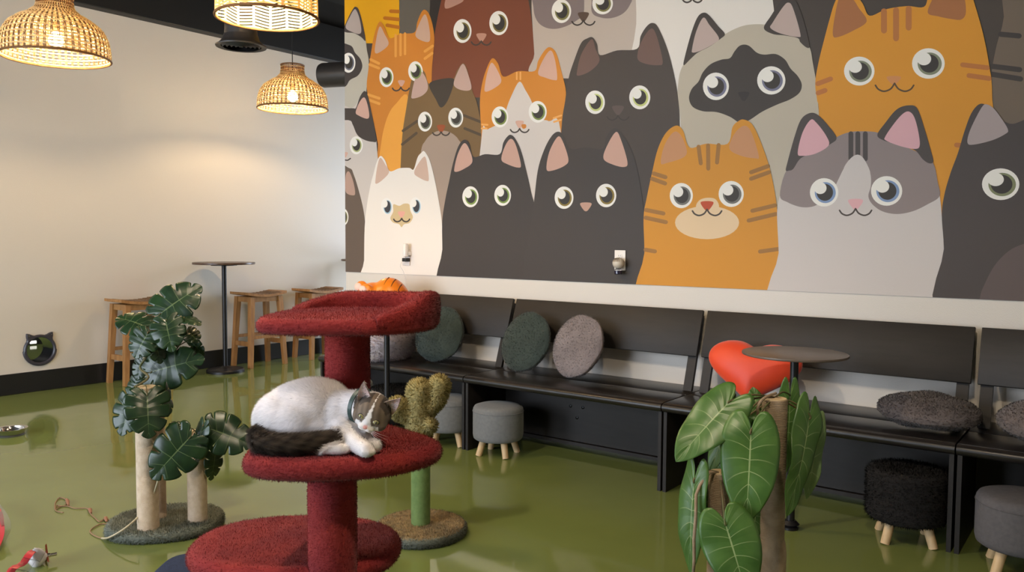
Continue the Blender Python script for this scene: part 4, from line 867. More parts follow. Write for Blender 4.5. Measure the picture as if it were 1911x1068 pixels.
# ================================================================== leaves
def leaf_mat(name, c, c2, vein, nv, vstr=.55, rough=.32, slope=.0):
    m = bpy.data.materials.new(name); m.use_nodes = True; MATS[name] = m
    N = m.node_tree.nodes; K = m.node_tree.links; P = N['Principled BSDF']; P.inputs['Roughness'].default_value = rough
    uv = N.new('ShaderNodeUVMap'); sp = N.new('ShaderNodeSeparateXYZ'); K.new(uv.outputs[0], sp.inputs[0])
    def math_(op, a, b=None):
        n = N.new('ShaderNodeMath'); n.operation = op
        for i, q in enumerate((a, b)):
            if q is None: continue
            if isinstance(q, (int, float)): n.inputs[i].default_value = q
            else: K.new(q, n.inputs[i])
        return n.outputs[0]
    r = math_('ABSOLUTE', math_('SUBTRACT', math_('MULTIPLY', sp.outputs[0], 2.0), 1.0)); t = sp.outputs[1]
    fr = math_('FRACT', math_('MULTIPLY', math_('SUBTRACT', t, math_('MULTIPLY', r, slope)), float(nv)))
    d = math_('ABSOLUTE', math_('SUBTRACT', fr, .5)); lat = math_('LESS_THAN', d, .032)
    lat = math_('MULTIPLY', lat, math_('LESS_THAN', r, .86)); lat = math_('MULTIPLY', lat, math_('SUBTRACT', 1.0, r))
    mid = math_('LESS_THAN', r, math_('SUBTRACT', .042, math_('MULTIPLY', t, .03)))
    v = math_('MULTIPLY', math_('MAXIMUM', lat, mid), vstr)
    nz = N.new('ShaderNodeTexNoise'); nz.inputs['Scale'].default_value = 14; tc = N.new('ShaderNodeTexCoord'); K.new(tc.outputs['Object'], nz.inputs[0])
    rp = N.new('ShaderNodeValToRGB'); rp.color_ramp.elements[0].position = .35; rp.color_ramp.elements[1].position = .65; rp.color_ramp.elements[0].color = (*lin(c), 1); rp.color_ramp.elements[1].color = (*lin(c2), 1); K.new(nz.outputs[0], rp.inputs[0])
    mx = N.new('ShaderNodeMix'); mx.data_type = 'RGBA'; K.new(v, mx.inputs[0]); K.new(rp.outputs[0], mx.inputs[6]); mx.inputs[7].default_value = (*lin(vein), 1); K.new(mx.outputs[2], P.inputs['Base Color'])
    bp = N.new('ShaderNodeBump'); bp.inputs['Distance'].default_value = .002; bp.inputs['Strength'].default_value = .7; K.new(math_('MULTIPLY', d, -1.0), bp.inputs['Height']); K.new(bp.outputs[0], P.inputs['Normal'])
    tr = N.new('ShaderNodeBsdfTranslucent'); tr.inputs[0].default_value = (*lin([min(255, k * 1.25) for k in c2]), 1); ms = N.new('ShaderNodeMixShader'); ms.inputs[0].default_value = .12
    K.new(P.outputs[0], ms.inputs[1]); K.new(tr.outputs[0], ms.inputs[2]); K.new(ms.outputs[0], N['Material Output'].inputs[0]); return m
def leaf_mesh(L, HW, kind, cup=.25, droop=.25, wavy=.04, seed=0, fold=.15, nl=6):
    """leaf in local space: stem joint at the origin, blade along +y, upper face +z; lobes split by slits for the monstera kind"""
    rg = np.random.default_rng(seed); ph = rg.random(4) * 6.28
    HALF = [(0, .0), (.10, -.08), (.34, -.17), (.64, -.16), (.88, -.04), (1, .13), (1, .32), (.92, .52), (.73, .72), (.43, .88), (.16, .97), (0, 1)] if kind == 'mon' else [(0, 0), (.10, -.12), (.33, -.215), (.60, -.20), (.83, -.09), (.97, .07), (1, .25), (.93, .45), (.76, .65), (.49, .83), (.2, .95), (0, 1)]
    OUT = np.array([p for p in cat_spline(HALF, 8, False)])
    def pt(s, t, r, jit=0):
        k = t * (len(OUT) - 1); i = min(int(k), len(OUT) - 2); e = OUT[i] + (OUT[i + 1] - OUT[i]) * (k - i)
        ym = .97 * t ** 1.55; x = s * e[0] * r * HW; y = L * (ym + r * (e[1] - ym)); u = y / L; a = abs(x) / HW
        z = -droop * L * max(0, u) ** 2 + fold * abs(x) - cup * HW * a * a + wavy * L * math.sin(u * 7 + s * 2 + ph[0]) * a * .8 + wavy * .5 * L * math.sin(u * 13 + ph[1]) * a - .05 * L * max(0, -u)
        return (x, y, z)
    V = []; Fc = []; U = []
    NR = 9
    for s in (-1, 1):
        ranges = [(k / nl, (k + 1) / nl) for k in range(nl)] if kind == 'mon' else [(0, 1)]
        for li, (ta, tb) in enumerate(ranges):
            ns = 6 if kind == 'mon' else 24; base = len(V); r0 = .48 + .16 * rg.random(); gap = .12 + .10 * rg.random()
            for j in range(NR + 1):
                r = j / NR
                for i in range(ns + 1):
                    q = i / ns * 2 - 1; g = 0
                    if kind == 'mon':
                        g = gap * max(0, (r - r0) / (1 - r0)) ** .6 if r > r0 else 0
                        if li == 0 and q < 0: g *= .3
                        if li == nl - 1 and q > 0: g *= .3
                    t = (ta + tb) / 2 + q * (tb - ta) / 2 * (1 - g); rr = r
                    if kind == 'mon' and r > .8: rr = r - (.07 * abs(q) ** 3) * (r - .8) / .2
                    V.append(pt(s, min(1, max(0, t)), rr)); U.append((.5 + .5 * s * rr, t))
            for j in range(NR):
                for i in range(ns):
                    a = base + j * (ns + 1) + i; b = a + ns + 1; qd = (a, a + 1, b + 1, b); Fc.append(qd if s > 0 else qd[::-1])
    bm = bmesh.new(); vs = [bm.verts.new(p) for p in V]; uvl = bm.loops.layers.uv.new('UVMap')
    for q in Fc:
        try: fa = bm.faces.new([vs[i] for i in q])
        except ValueError: continue
        fa.smooth = True
        for lp, i in zip(fa.loops, q): lp[uvl].uv = U[i]
    bmesh.ops.remove_doubles(bm, verts=bm.verts, dist=L * .002)
    bmesh.ops.dissolve_degenerate(bm, edges=bm.edges, dist=1e-5)
    bmesh.ops.recalc_face_normals(bm, faces=bm.faces); bm.normal_update()
    top = list(bm.faces); bnd = [e for e in bm.edges if len(e.link_faces) == 1]; low = {}
    for v_ in list(bm.verts): low[v_] = bm.verts.new(v_.co - v_.normal * .0011)
    for fa in top:
        try: nf = bm.faces.new([low[v_] for v_ in reversed(fa.verts)])
        except ValueError: continue
        nf.smooth = True
        for lp, l0 in zip(nf.loops, reversed(list(fa.loops))): lp[uvl].uv = l0[uvl].uv
    for e in bnd:
        a, b = e.verts; l0 = e.link_loops[0]
        if l0.vert is not a: a, b = b, a
        try: nf = bm.faces.new((b, a, low[a], low[b]))
        except ValueError: continue
        for lp in nf.loops: lp[uvl].uv = l0[uvl].uv
    me = bpy.data.meshes.new('leaf'); bm.to_mesh(me); bm.free(); me.polygons.foreach_set('use_smooth', [True] * len(me.polygons)); return me
LEAFN = [0]
def add_leaf(root, T, base, tip, hwpx, d0, d1, kind, m, tilt=0, pitch=0, name='leaf', stem_to=None, stem_m=None, **kw):
    """place a leaf whose joint and tip stand at two spots of known distance; the blade faces the open side with a tilt about its own rib"""
    LEAFN[0] += 1; A = Vector(W(*T(*base), d0)); B = Vector(W(*T(*tip), d1)); y = (B - A); L = y.length; y.normalize()
    n = (Vector(CAM) - (A + B) / 2).normalized(); n = (n - y * n.dot(y)).normalized(); n.rotate(Quaternion(y, tilt)); x = y.cross(n)
    if pitch: n.rotate(Quaternion(x, pitch)); y.rotate(Quaternion(x, pitch))
    sc = (T(1, 0)[0] - T(0, 0)[0]); HW = hwpx * (1.28 if kind == 'mon' else 1.04) * sc * (d0 + d1) / 2 / F
    me = leaf_mesh(L / (1 - kw.get('droop', .2) * .25), HW, kind, seed=LEAFN[0] * 3, **kw)
    o = link(name, me, m, root); o.matrix_local = Matrix.Translation(A - root.location) @ Matrix((x, y, n)).transposed().to_4x4()
    if stem_to is not None:
        S = Vector(stem_to); mid = (A + S) / 2 + Vector((0, 0, .012)); mb = MB(); mb.tube([Vector(q) - root.location for q in cat_spline([S, mid, A, A + y * L * .05], 5, False)], [.0026] * 15 + [.002], 7); mb.build('leaf_stem', stem_m, root, 179)
    return o
m_mon = leaf_mat('monstera_green', (22, 44, 26), (34, 60, 32), (140, 160, 110), 7, .35, .3); m_phil = leaf_mat('philodendron_green', (62, 98, 42), (80, 116, 52), (190, 206, 150), 9, .5, .38, .10); m_phil2 = leaf_mat('philodendron_pale', (106, 134, 84), (120, 146, 96), (190, 205, 160), 6, .5, .5)
m_stem = mat('brown_stem', (96, 76, 48), .7, c2=(80, 88, 48), ns=20)
m_sisal = mat('sisal_rope', (208, 188, 164), .85, c2=(192, 170, 144), ns=40, bump=.0012, bs=260); m_sisal2 = mat('jute_rope', (156, 136, 112), .85, c2=(138, 118, 94), ns=40, bump=.0012, bs=260); m_cap = mat('post_end', (206, 184, 148), .8, c2=(190, 166, 128), ns=30); m_shag = mat('grey_green_shag', (156, 160, 146), .95, c2=(118, 124, 114), ns=120); m_shagt = mat('tan_grey_shag', (196, 172, 132), .95, c2=(150, 134, 108), ns=40)
def rope_post(name, root, c, r, z0, z1, m, pitch=.005, capm=None, bulge=0):
    """post wound with rope: one helical coil around a core, plus its flat end"""
    mb = MB(); turns = int((z1 - z0) / pitch); n = 20; prof = []
    for k in range(turns * 4 + 1):
        z = z0 + (z1 - z0) * k / (turns * 4); prof.append((r * (1 + bulge * math.sin((z - z0) * 9)) + .0005 * math.sin(k * math.pi / 2), z))
    mb.lathe(prof, 28, c); o = mb.build(name, m, root, 60)
    mb = MB(); mb.lathe([(r * .96, z1 - .004), (r * .9, z1 + .003), (.002, z1 + .004)], 28, c); mb.build('end_cap', capm or m_cap, o)
    return o
# ------------------------------------------------------------------ monstera cat post at the left
TM = lambda x, y: (190 + x / 2.669, 510 + y / 2.669)
bp_ = onZ(310, 985, 0); root = thing('monstera_cat_post', 'three post sisal scratching tree dressed with dark monstera leaves', 'cat tree', bp_)
mb = MB(); mb.slab(ell(.235, .20, 64, 2.3, rot=YAW + .25), 0, .04, .018, 4); o = mb.build('base', m_shag, root, 60); fuzz(o, 22000, .014, .004, m_shag, root, 'shag_pile', lean=1.2, mask=lambda p: (p[:, 2] > .006) * 1.0)
P1 = Vector(onZ(277, 988, .04)) - root.location; P2 = Vector(onZ(369, 973, .04)) - root.location; P3 = Vector(onZ(292, 968, .04)) - root.location
P1.z = P2.z = P3.z = 0
rope_post('sisal_post', root, P1, .044, .036, .655, m_sisal); rope_post('sisal_post', root, P2, .041, .036, .44, m_sisal); rope_post('sisal_post', root, P3, .042, .036, .90, m_sisal)
d = 3.55; rl = root.location
s1 = rl + P3 + Vector((0, 0, .88)); s1b = rl + P3 + Vector((0, 0, .72)); s2_ = rl + P1 + Vector((0, 0, .66)); s3 = rl + P2 + Vector((0, 0, .44)); s3b = rl + P1 + Vector((.03, 0, .5))
for a in [((285, 208), (494, 84), 92, 3.52, 3.6, -.5, .3, s1), ((215, 265), (82, 226), 62, 3.5, 3.55, .6, .2, s1), ((232, 296), (158, 412), 66, 3.46, 3.42, .5, 0, s1b),
          ((238, 495), (478, 424), 88, 3.5, 3.48, -.2, 0, s1b), ((318, 232), (352, 385), 68, 3.44, 3.42, .2, .2, s1), ((405, 222), (488, 262), 36, 3.5, 3.45, -.9, .2, s1), ((425, 285), (480, 335), 38, 3.52, 3.5, -.5, 0, s1),
          ((440, 330), (497, 412), 34, 3.55, 3.55, .8, 0, s1b), ((225, 600), (235, 812), 88, 3.40, 3.36, -.1, .1, s2_), ((165, 610), (92, 800), 72, 3.46, 3.42, .5, .1, s2_), ((292, 545), (362, 684), 42, 3.55, 3.55, -.9, 0, s1b),
          ((180, 520), (138, 610), 36, 3.55, 3.52, .6, 0, s1b), ((442, 815), (258, 1016), 96, 3.42, 3.38, .1, .15, s3), ((395, 772), (346, 738), 34, 3.5, 3.48, .7, -.3, s3), ((505, 755), (462, 948), 44, 3.46, 3.45, .9, .1, s3),
          ((530, 772), (742, 852), 84, 3.48, 3.5, -.15, .1, s3), ((566, 885), (556, 1034), 40, 3.55, 3.55, -.5, 0, s3), ((205, 432), (168, 525), 38, 3.52, 3.5, .5, 0, s1b), ((320, 380), (398, 470), 52, 3.56, 3.58, .4, 0, s1b), ((262, 330), (300, 440), 46, 3.48, 3.46, -.5, 0, s1b), ((250, 880), (205, 950), 26, 3.5, 3.46, .3, 0, s3b)]:
    add_leaf(root, TM, a[0], a[1], a[2], a[3], a[4], 'mon', m_mon, a[5], a[6], stem_to=a[7], stem_m=m_stem, droop=.18, wavy=.03, cup=.3)
mb = MB(); mb.tube([Vector(q) - rl for q in cat_spline([rl + P1 + Vector((.0, -.05, .66)), W(*TM(232, 520), 3.44), W(*TM(190, 470), 3.46), W(*TM(230, 400), 3.46), s1], 6, False)], .005, 7); mb.build('vine', m_stem, root)
# ------------------------------------------------------------------ philodendron cat post at the right
TP = lambda x, y: (1200 + x / 2.825, 690 + y / 2.825)
dp = 2.2; pa = W(1446, 745, dp); pb_ = W(1342, 882, dp - .06)
root = thing('philodendron_cat_post', 'jute scratching post with broad heart shaped green leaves in the right foreground', 'cat tree', ((pa[0] + pb_[0]) / 2, (pa[1] + pb_[1]) / 2, 0)); rl = root.location
mb = MB(); mb.slab(ell(.23, .19, 56, 2.3, rot=YAW), 0, .04, .018, 4); mb.build('base', m_shag, root, 60)
A = Vector((pa[0], pa[1], 0)) - rl; Bq = Vector((pb_[0], pb_[1], 0)) - rl; A.z = Bq.z = 0
rope_post('jute_post', root, A, .0335, .036, pa[2], m_sisal2, .0045); rope_post('jute_post', root, Bq, .0265, .036, pb_[2], m_sisal2, .0045)
mb = MB(); mb.lathe([(.034, .3), (.039, .34), (.0405, .44), (.037, .47), (.034, .48)], 28, A); mb.build('rope_wrap', m_sisal2, root, 60)
sA = rl + A + Vector((0, 0, pa[2] + .004)); sB = rl + Bq + Vector((0, 0, pb_[2]))
for a in [((462, 165), (186, 474), 128, 2.16, 2.12, .35, .15, sA, m_phil), ((478, 205), (345, 530), 74, 2.18, 2.17, .5, .05, sA, m_phil), ((570, 318), (545, 790), 148, 2.10, 2.06, -.05, .12, sA, m_phil), ((430, 800), (548, 1190), 150, 2.04, 2.0, -.1, .1, sB, m_phil),
          ((272, 575), (228, 1066), 84, 2.12, 2.12, .55, .05, sB, m_phil), ((878, 240), (778, 756), 92, 2.2, 2.14, -.8, .1, sA, m_phil), ((915, 300), (895, 680), 62, 2.24, 2.22, -.6, 0, sA, m_phil2), ((600, 205), (585, 92), 46, 2.26, 2.28, .3, 0, sA, m_phil), ((775, 135), (765, 555), 56, 2.3, 2.3, -.3, 0, sA, m_phil), ((570, 205), (515, 330), 44, 2.22, 2.22, .4, 0, sA, m_phil),
          ((600, 700), (575, 910), 52, 2.22, 2.22, .3, 0, sA, m_phil), ((330, 640), (300, 940), 56, 2.16, 2.14, -.3, 0, sB, m_phil), ((400, 400), (392, 545), 50, 2.22, 2.2, .3, 0, sA, m_phil)]:
    add_leaf(root, TP, a[0], a[1], a[2], a[3], a[4], 'phil', a[8], a[5], a[6], stem_to=a[7], stem_m=m_stem, droop=.14, wavy=.035, cup=.3, fold=.2)
mb = MB(); mb.tube([Vector(W(*TP(x, y), q)) - rl for x, y, q in ((395, 545, 2.13), (352, 540, 2.11), (300, 610, 2.1), (280, 660, 2.09), (278, 780, 2.09), (268, 900, 2.09), (270, 1000, 2.1), (262, 1120, 2.12))], .0042, 8); mb.build('vine', m_sisal2, root, 179)
mb = MB(); mb.tube([Vector(q) - rl for q in cat_spline([W(*TP(700, 125), 2.2), W(*TP(640, 150), 2.16), W(*TP(608, 190), 2.15), W(*TP(605, 240), 2.16)], 5, False)], .004, 8); mb.build('vine', m_sisal2, root, 179)
# ------------------------------------------------------------------ cactus scratching post
cc = onZ(785, 983, .03); root = thing('cactus_scratching_post', 'green cactus scratching post with a shaggy head on a round base', 'cat tree', (cc[0], cc[1], 0), YAW)
mb = MB(); mb.slab(ell(.195, .195, 64), 0, .042, .02, 5); o = mb.build('base', m_shag, root, 60)
fuzz(o, 9000, .012, .004, m_shag, root, 'base_pile', lean=1.2, mask=lambda p: ((p[:, 2] > .005) & (p[:, 2] < .036)) * 1.0); fuzz(o, 14000, .010, .004, m_shagt, root, 'top_pile', lean=1.6, mask=lambda p: (p[:, 2] >= .036) * 1.0)
m_gpost = mat('green_sisal', (104, 128, 72), .85, c2=(92, 116, 62), ns=40, bump=.0012, bs=260); m_cac = mat('olive_shag', (204, 188, 132), .95, c2=(150, 140, 92), ns=120)
rope_post('green_post', root, (0, 0, 0), .0415, .038, .52, m_gpost)
mb = MB(); k = 3.64 / F
def cp(px, py, y=0): return ((px - 785) * k, y, 1.29 - (py - 445.5) * k)
chain(mb, [cp(783, 826), cp(783, 790), cp(783, 722)], [.044, .049, .050]); chain(mb, [cp(800, 755), cp(815, 735), cp(819, 712)], [.03, .036, .042]); chain(mb, [cp(768, 768), cp(748, 757, -.01), cp(744, 750, -.02)], [.034, .04, .04]); chain(mb, [cp(793, 785), cp(802, 782, -.03)], [.026, .031])
me = blob(mb, .007, 5, 'cactus_head'); o = link('cactus_head', me, m_cac, root); fuzz(o, 9000, .018, .0075, m_cac, root, 'shag_pile', lean=.9, lvar=.2)

# ================================================================== red cat tree
m_red = mat('red_plush', (150, 52, 48), .95, c2=(120, 38, 44), ns=5, sheen=.08, bump=.0015, bs=160, spec=.2)
D0 = 2.05; tp = W(620, 900, D0); root = thing('red_cat_tree', 'red plush cat tree with three round platforms carrying the cat', 'cat tree', (tp[0], tp[1], 0), YAW); RT = root; TREE = Vector((tp[0], tp[1], 0))
mb = MB(); mb.slab(ell(.24, .24, 48, 5), 0, .04, .012, 3, c=(0, .1, 0)); mb.build('base', m_red, root)
def red_part(name, mb, nf, ln=.006):
    o = mb.build(name, m_red, root, 50); fuzz(o, nf * 2, ln, .0014, m_red, o, 'plush_pile', lean=1.6); return o
mb = MB(); mb.lathe([(.0605, .035), (.0605, .72)], 40); red_part('lower_post', mb, 14000, .0035)
mb = MB(); mb.lathe([(.0605, .75), (.0605, 1.06)], 40, (0, .2, 0)); red_part('upper_post', mb, 10000, .0035)
mb = MB(); mb.slab(ell(.284, .215, 72, 2.2, cx=-.136, cy=.165), .412, .467, .026, 5); red_part('lower_platform', mb, 16000)
MIDZ = .765; out = [(-.206, -.05), (-.19, -.085), (-.14, -.115), (-.04, -.13), (.06, -.118), (.16, -.08), (.235, -.01), (.268, .06), (.25, .12), (.18, .20), (.10, .28), (.0, .325), (-.1, .31), (-.18, .24), (-.21, .12), (-.214, .03)]
out = [tuple(p) for p in cat_spline(out, 4)]
mb = MB(); mb.slab(out, MIDZ - .055, MIDZ, .026, 5); red_part('middle_platform', mb, 18000)
TZ = 1.084; tout = [tuple(p) for p in cat_spline([(-.212, .10), (-.20, .06), (-.13, .03), (-.02, .02), (.09, .03), (.17, .07), (.225, .14), (.245, .24), (.22, .36), (.14, .44), (0, .46), (-.12, .44), (-.19, .34), (-.212, .2)], 5)]
mb = MB(); mb.slab(tout, TZ - .042, TZ, .02, 5); red_part('top_platform', mb, 16000)
# raised bolster along the back and right edge of the top platform
n = len(tout); idx = [i % n for i in range(int(n * .30), int(n * .88))]; P = [np.array(tout[i]) for i in idx]; m = len(P); ctr = np.mean(np.array(tout), 0); V = []; Fc = []; ns = 12
for j, p in enumerate(P):
    s = j / (m - 1); hh = .041 * (1 + .4 * math.exp(-((s - .28) / .14) ** 2)) * min(1, s / .26) ** .8 * min(1, (1 - s) / .2) ** .9 + .004; d = (ctr - p) / np.linalg.norm(ctr - p); th = .024
    for q in range(ns):
        a = 2 * math.pi * q / ns; ca, sa = math.cos(a), math.sin(a)
        off = th * (1 + math.copysign(abs(ca) ** .6, ca)) - .002; z = TZ - .03 + (hh + .03) * (.5 + .5 * math.copysign(abs(sa) ** .5, sa)); V.append((p[0] + d[0] * off, p[1] + d[1] * off, z))
for j in range(m - 1):
    for q in range(ns): q2 = (q + 1) % ns; Fc.append((j * ns + q, j * ns + q2, (j + 1) * ns + q2, (j + 1) * ns + q))
Fc += [tuple(range(ns)), tuple((m - 1) * ns + q for q in range(ns))]
mb = MB(); mb.add(V, Fc); red_part('bolster', mb, 14000)

# ================================================================== the cat on the middle platform
S = 742.0
co = TREE + rotz(YAW) @ Vector((-.027, -.045, MIDZ + .002)); cat = thing('cat', 'white cat with dark tabby patches and tail curled up on the red platform', 'cat', co, YAW)
def cl(px, py, v): return Vector(((px - 600) / S * (1 + .42 * v), v, max(.0, ((836 - py) / S * (1 + .42 * v) - .25 * v) / .968)))
mb = MB()
mb.sphere((-.045, .105, .075), (.118, .098, .078), 32, 20); mb.sphere((-.098, .085, .066), (.078, .082, .066), 28, 18); mb.sphere((-.04, .125, .105), (.085, .07, .05), 28, 16); mb.sphere((-.02, .06, .05), (.085, .055, .05), 28, 16)
mb.sphere((-.062, .052, .060), (.078, .056, .064), 28, 18)             # thigh
mb.sphere((.045, .075, .07), (.062, .062, .062), 28, 18); mb.sphere((.06, .045, .048), (.05, .05, .045), 24, 14)  # shoulders, chest
HC = cl(701, 766, .012); HR = Vector((.93, -.05, -.365)).normalized(); up0 = Vector((.365, 0, .93)); up0 = (up0 - HR * up0.dot(HR)).normalized(); fw0 = up0.cross(HR); fw0 = fw0 if fw0.y < 0 else -fw0
pt_ = math.radians(24); HF = (fw0 * math.cos(pt_) - up0 * math.sin(pt_)).normalized(); HU = (up0 * math.cos(pt_) + fw0 * math.sin(pt_)).normalized(); HM = Matrix((HR, HU, HF)).transposed()
def hd(x, y, z): return HC + HM @ Vector((x, y, z))
chain(mb, [Vector((.055, .075, .08)), HC + Vector((-.01, .03, .0)), HC], [.052, .045, .036])
mb.sphere(HC, (.0455, .040, .042), 28, 18, HM); mb.sphere(hd(0, .012, .0), (.041, .036, .038), 24, 16, HM)
for s in (-1, 1): mb.sphere(hd(s * .024, -.012, .018), (.021, .019, .02), 20, 14, HM); mb.sphere(hd(s * .0095, -.0195, .0385), (.0125, .0105, .0125), 16, 12, HM)
mb.sphere(hd(0, -.004, .033), (.0105, .017, .013), 16, 12, HM); mb.sphere(hd(0, -.03, .03), (.011, .008, .012), 16, 10, HM)
FL = [cl(640, 793, .03), cl(662, 812, .0), cl(684, 824, -.03), cl(698, 828, -.045)]; FL[2].z = .02; FL[3].z = .016
chain(mb, FL, [.03, .023, .019, .0185])
for dx, dy in ((-.008, -.012), (.004, -.013), (.013, -.006)): mb.sphere(FL[3] + Vector((dx + .004, dy, -.003)), (.0075, .009, .009), 12, 8)
FL2 = [cl(668, 800, .03), cl(694, 812, .0), cl(708, 816, -.012)]; FL2[1].z = FL2[2].z = .017; chain(mb, FL2, [.024, .019, .017])
HL = [Vector((-.03, -.012, .016)), cl(615, 831, -.03), cl(648, 827, -.03)]; HL[1].z = .014; HL[2].z = .014; chain(mb, HL, [.017, .0135, .014])
mb.sphere(HL[2] + Vector((.012, 0, -.001)), (.013, .011, .011), 14, 10)
TL = [cl(508, 792, .045), cl(492, 810, .02), cl(500, 826, -.012), cl(530, 829, -.03), cl(565, 826, -.034), cl(600, 820, -.024), cl(630, 812, -.008)]
for q, z in zip(TL[2:], (.024, .024, .025, .028, .03)): q.z = z
TR = [.026, .026, .024, .0235, .0235, .023, .021]; chain(mb, TL, TR)
me = blob(mb, .0034, 7, 'body')
WHITE = lin((242, 237, 236)); DARK = lin((66, 58, 53)); TAB = lin((122, 109, 98)); PINK = lin((226, 180, 172))
def seg_d(P, a, b):
    a = np.array(a); b = np.array(b); ab = b - a; t = np.clip(((P - a) @ ab) / (ab @ ab), 0, 1); return np.linalg.norm(P - (a + t[:, None] * ab), axis=1), t
HMn = np.array(HM); HCn = np.array(HC)
def fur_col(P):
    P = np.asarray(P, float); C = np.tile(WHITE, (len(P), 1)); warm = .5 + .5 * np.sin(P[:, 0] * 60 + P[:, 2] * 45 + np.sin(P[:, 1] * 50) * 2); C *= (1 - .05 * warm)[:, None]
    # tail
    best = np.full(len(P), 9.); lenp = np.zeros(len(P)); acc = 0
    for i in range(len(TL) - 1):
        dd, t = seg_d(P, TL[i], TL[i + 1]); L = (TL[i + 1] - TL[i]).length; r = TR[i] * (1 - t) + TR[i + 1] * t; q = dd - r; mk = q < best; best[mk] = q[mk]; lenp[mk] = (acc + t * L)[mk]; acc += L
    db = np.full(len(P), 9.)
    for i in range(len(HL) - 1): q = seg_d(P, HL[i], HL[i + 1])[0] - .015; db = np.minimum(db, q)
    for i in range(len(FL) - 1): q = seg_d(P, FL[i], FL[i + 1])[0] - .024; db = np.minimum(db, q)
    tl = (best < .0045) & (best < db) & (P[:, 1] < .062); bandv = (.5 + .5 * np.sin(lenp * 150 + 1 + 3 * np.sin(P[:, 2] * 90))) * .6 + .2 * np.sin(P[:, 2] * 500 + P[:, 0] * 90); tc_ = DARK[None] * (1 - bandv)[:, None] + TAB[None] * bandv[:, None] * .75; C[tl] = tc_[tl]
    # head
    h = (P - HCn) @ HMn; x, y, z = h[:, 0], h[:, 1], h[:, 2]; near = np.linalg.norm(h, axis=1) < .072
    blaze = np.abs(x + .001) < np.interp(y, [-.03, -.012, .004, .016, .03, .045], [.05, .0135, .0075, .0058, .003, .001])
    cheek = y < -.010 - .1 * (np.abs(x) > .03) * 0
    ll = (np.abs(x) > .030) & (y > -.026)
    back = z < -.024
    dark = near & ~blaze & ((y > -.009) | ll) & ~back & (P[:, 0] > HCn[0] - .048)
    st = .5 + .5 * np.sin(x * 420 + y * 110); hc_ = TAB[None] * (.68 + .34 * st)[:, None] * (np.array([1.0, .96, .9])[None]); C[dark] = hc_[dark]
    ear = near & (np.abs(x) > .012) & (y > .02) & (z < .02) & ~back; C[ear] = (DARK * 1.1)
    mz = near & (np.linalg.norm(h - np.array([0, -.0125, .0500]), axis=1) < .0062); C[mz] = PINK
    mouth = near & (np.abs(x) < .009) & (np.abs(y + .0275 + .12 * np.abs(x)) < .0016) & (z > .035); C[mouth] = lin((120, 90, 84))
    toe = np.linalg.norm(P - np.array(FL[3] + Vector((.008, -.012, .006))), axis=1) < .014; C[toe] = C[toe] * .94 + PINK * .05
    return C
def paint(me):
    v = np.empty(len(me.vertices) * 3); me.vertices.foreach_get('co', v); C = fur_col(v.reshape(-1, 3)); at = me.color_attributes.new('Col', 'FLOAT_COLOR', 'POINT'); q = np.ones((len(C), 4)); q[:, :3] = C; at.data.foreach_set('color', q.reshape(-1))
paint(me); m_fur = attr_mat('cat_fur', .75, .25, .15); body = link('body', me, m_fur, cat)
def flen(P):
    h = (P - HCn) @ HMn; dn = np.linalg.norm(h, axis=1); L = np.full(len(P), .012); L[dn < .064] = .0038; L[(dn < .06) & (h[:, 2] > .012)] = .0016
    for T_, rr in ((FL, .03), (HL, .024), (FL2, .024)):
        for i in range(len(T_) - 1): L[seg_d(P, T_[i], T_[i + 1])[0] < rr] = .0042
    for i in range(len(TL) - 1): L[seg_d(P, TL[i], TL[i + 1])[0] < .032] = .015
    return L
def fcomb(P):
    h = (P - HCn) @ HMn; dn = np.linalg.norm(h, axis=1)[:, None]; bodyd = np.array([-1.0, .1, -.9])[None] * np.ones((len(P), 1)); hdir = (P - (HCn + HMn @ np.array([0, -.01, .05]))); hdir = hdir / (np.linalg.norm(hdir, axis=1)[:, None] + 1e-9) * 2.2
    out = np.where(dn < .06, hdir, bodyd)
    for i in range(len(TL) - 1):
        dd, t = seg_d(P, TL[i], TL[i + 1]); dv = np.array((TL[i + 1] - TL[i]).normalized()) * 1.8; out[dd < .03] = dv
    return out
EYES = [np.array(hd(s_ * .0185, .0035, .0335)) for s_ in (-1, 1)]
def emask(P): return np.where(np.minimum(np.linalg.norm(P - EYES[0], axis=1), np.linalg.norm(P - EYES[1], axis=1)) < .0115, 0., 1.) * np.where(np.linalg.norm(P - np.array(hd(0, -.0125, .0512)), axis=1) < .007, 0., 1.)
fuzz(body, 80000, flen, .0015, m_fur, body, 'fur', lean=.55, comb=fcomb, colors=fur_col, lvar=.3, mask=emask)
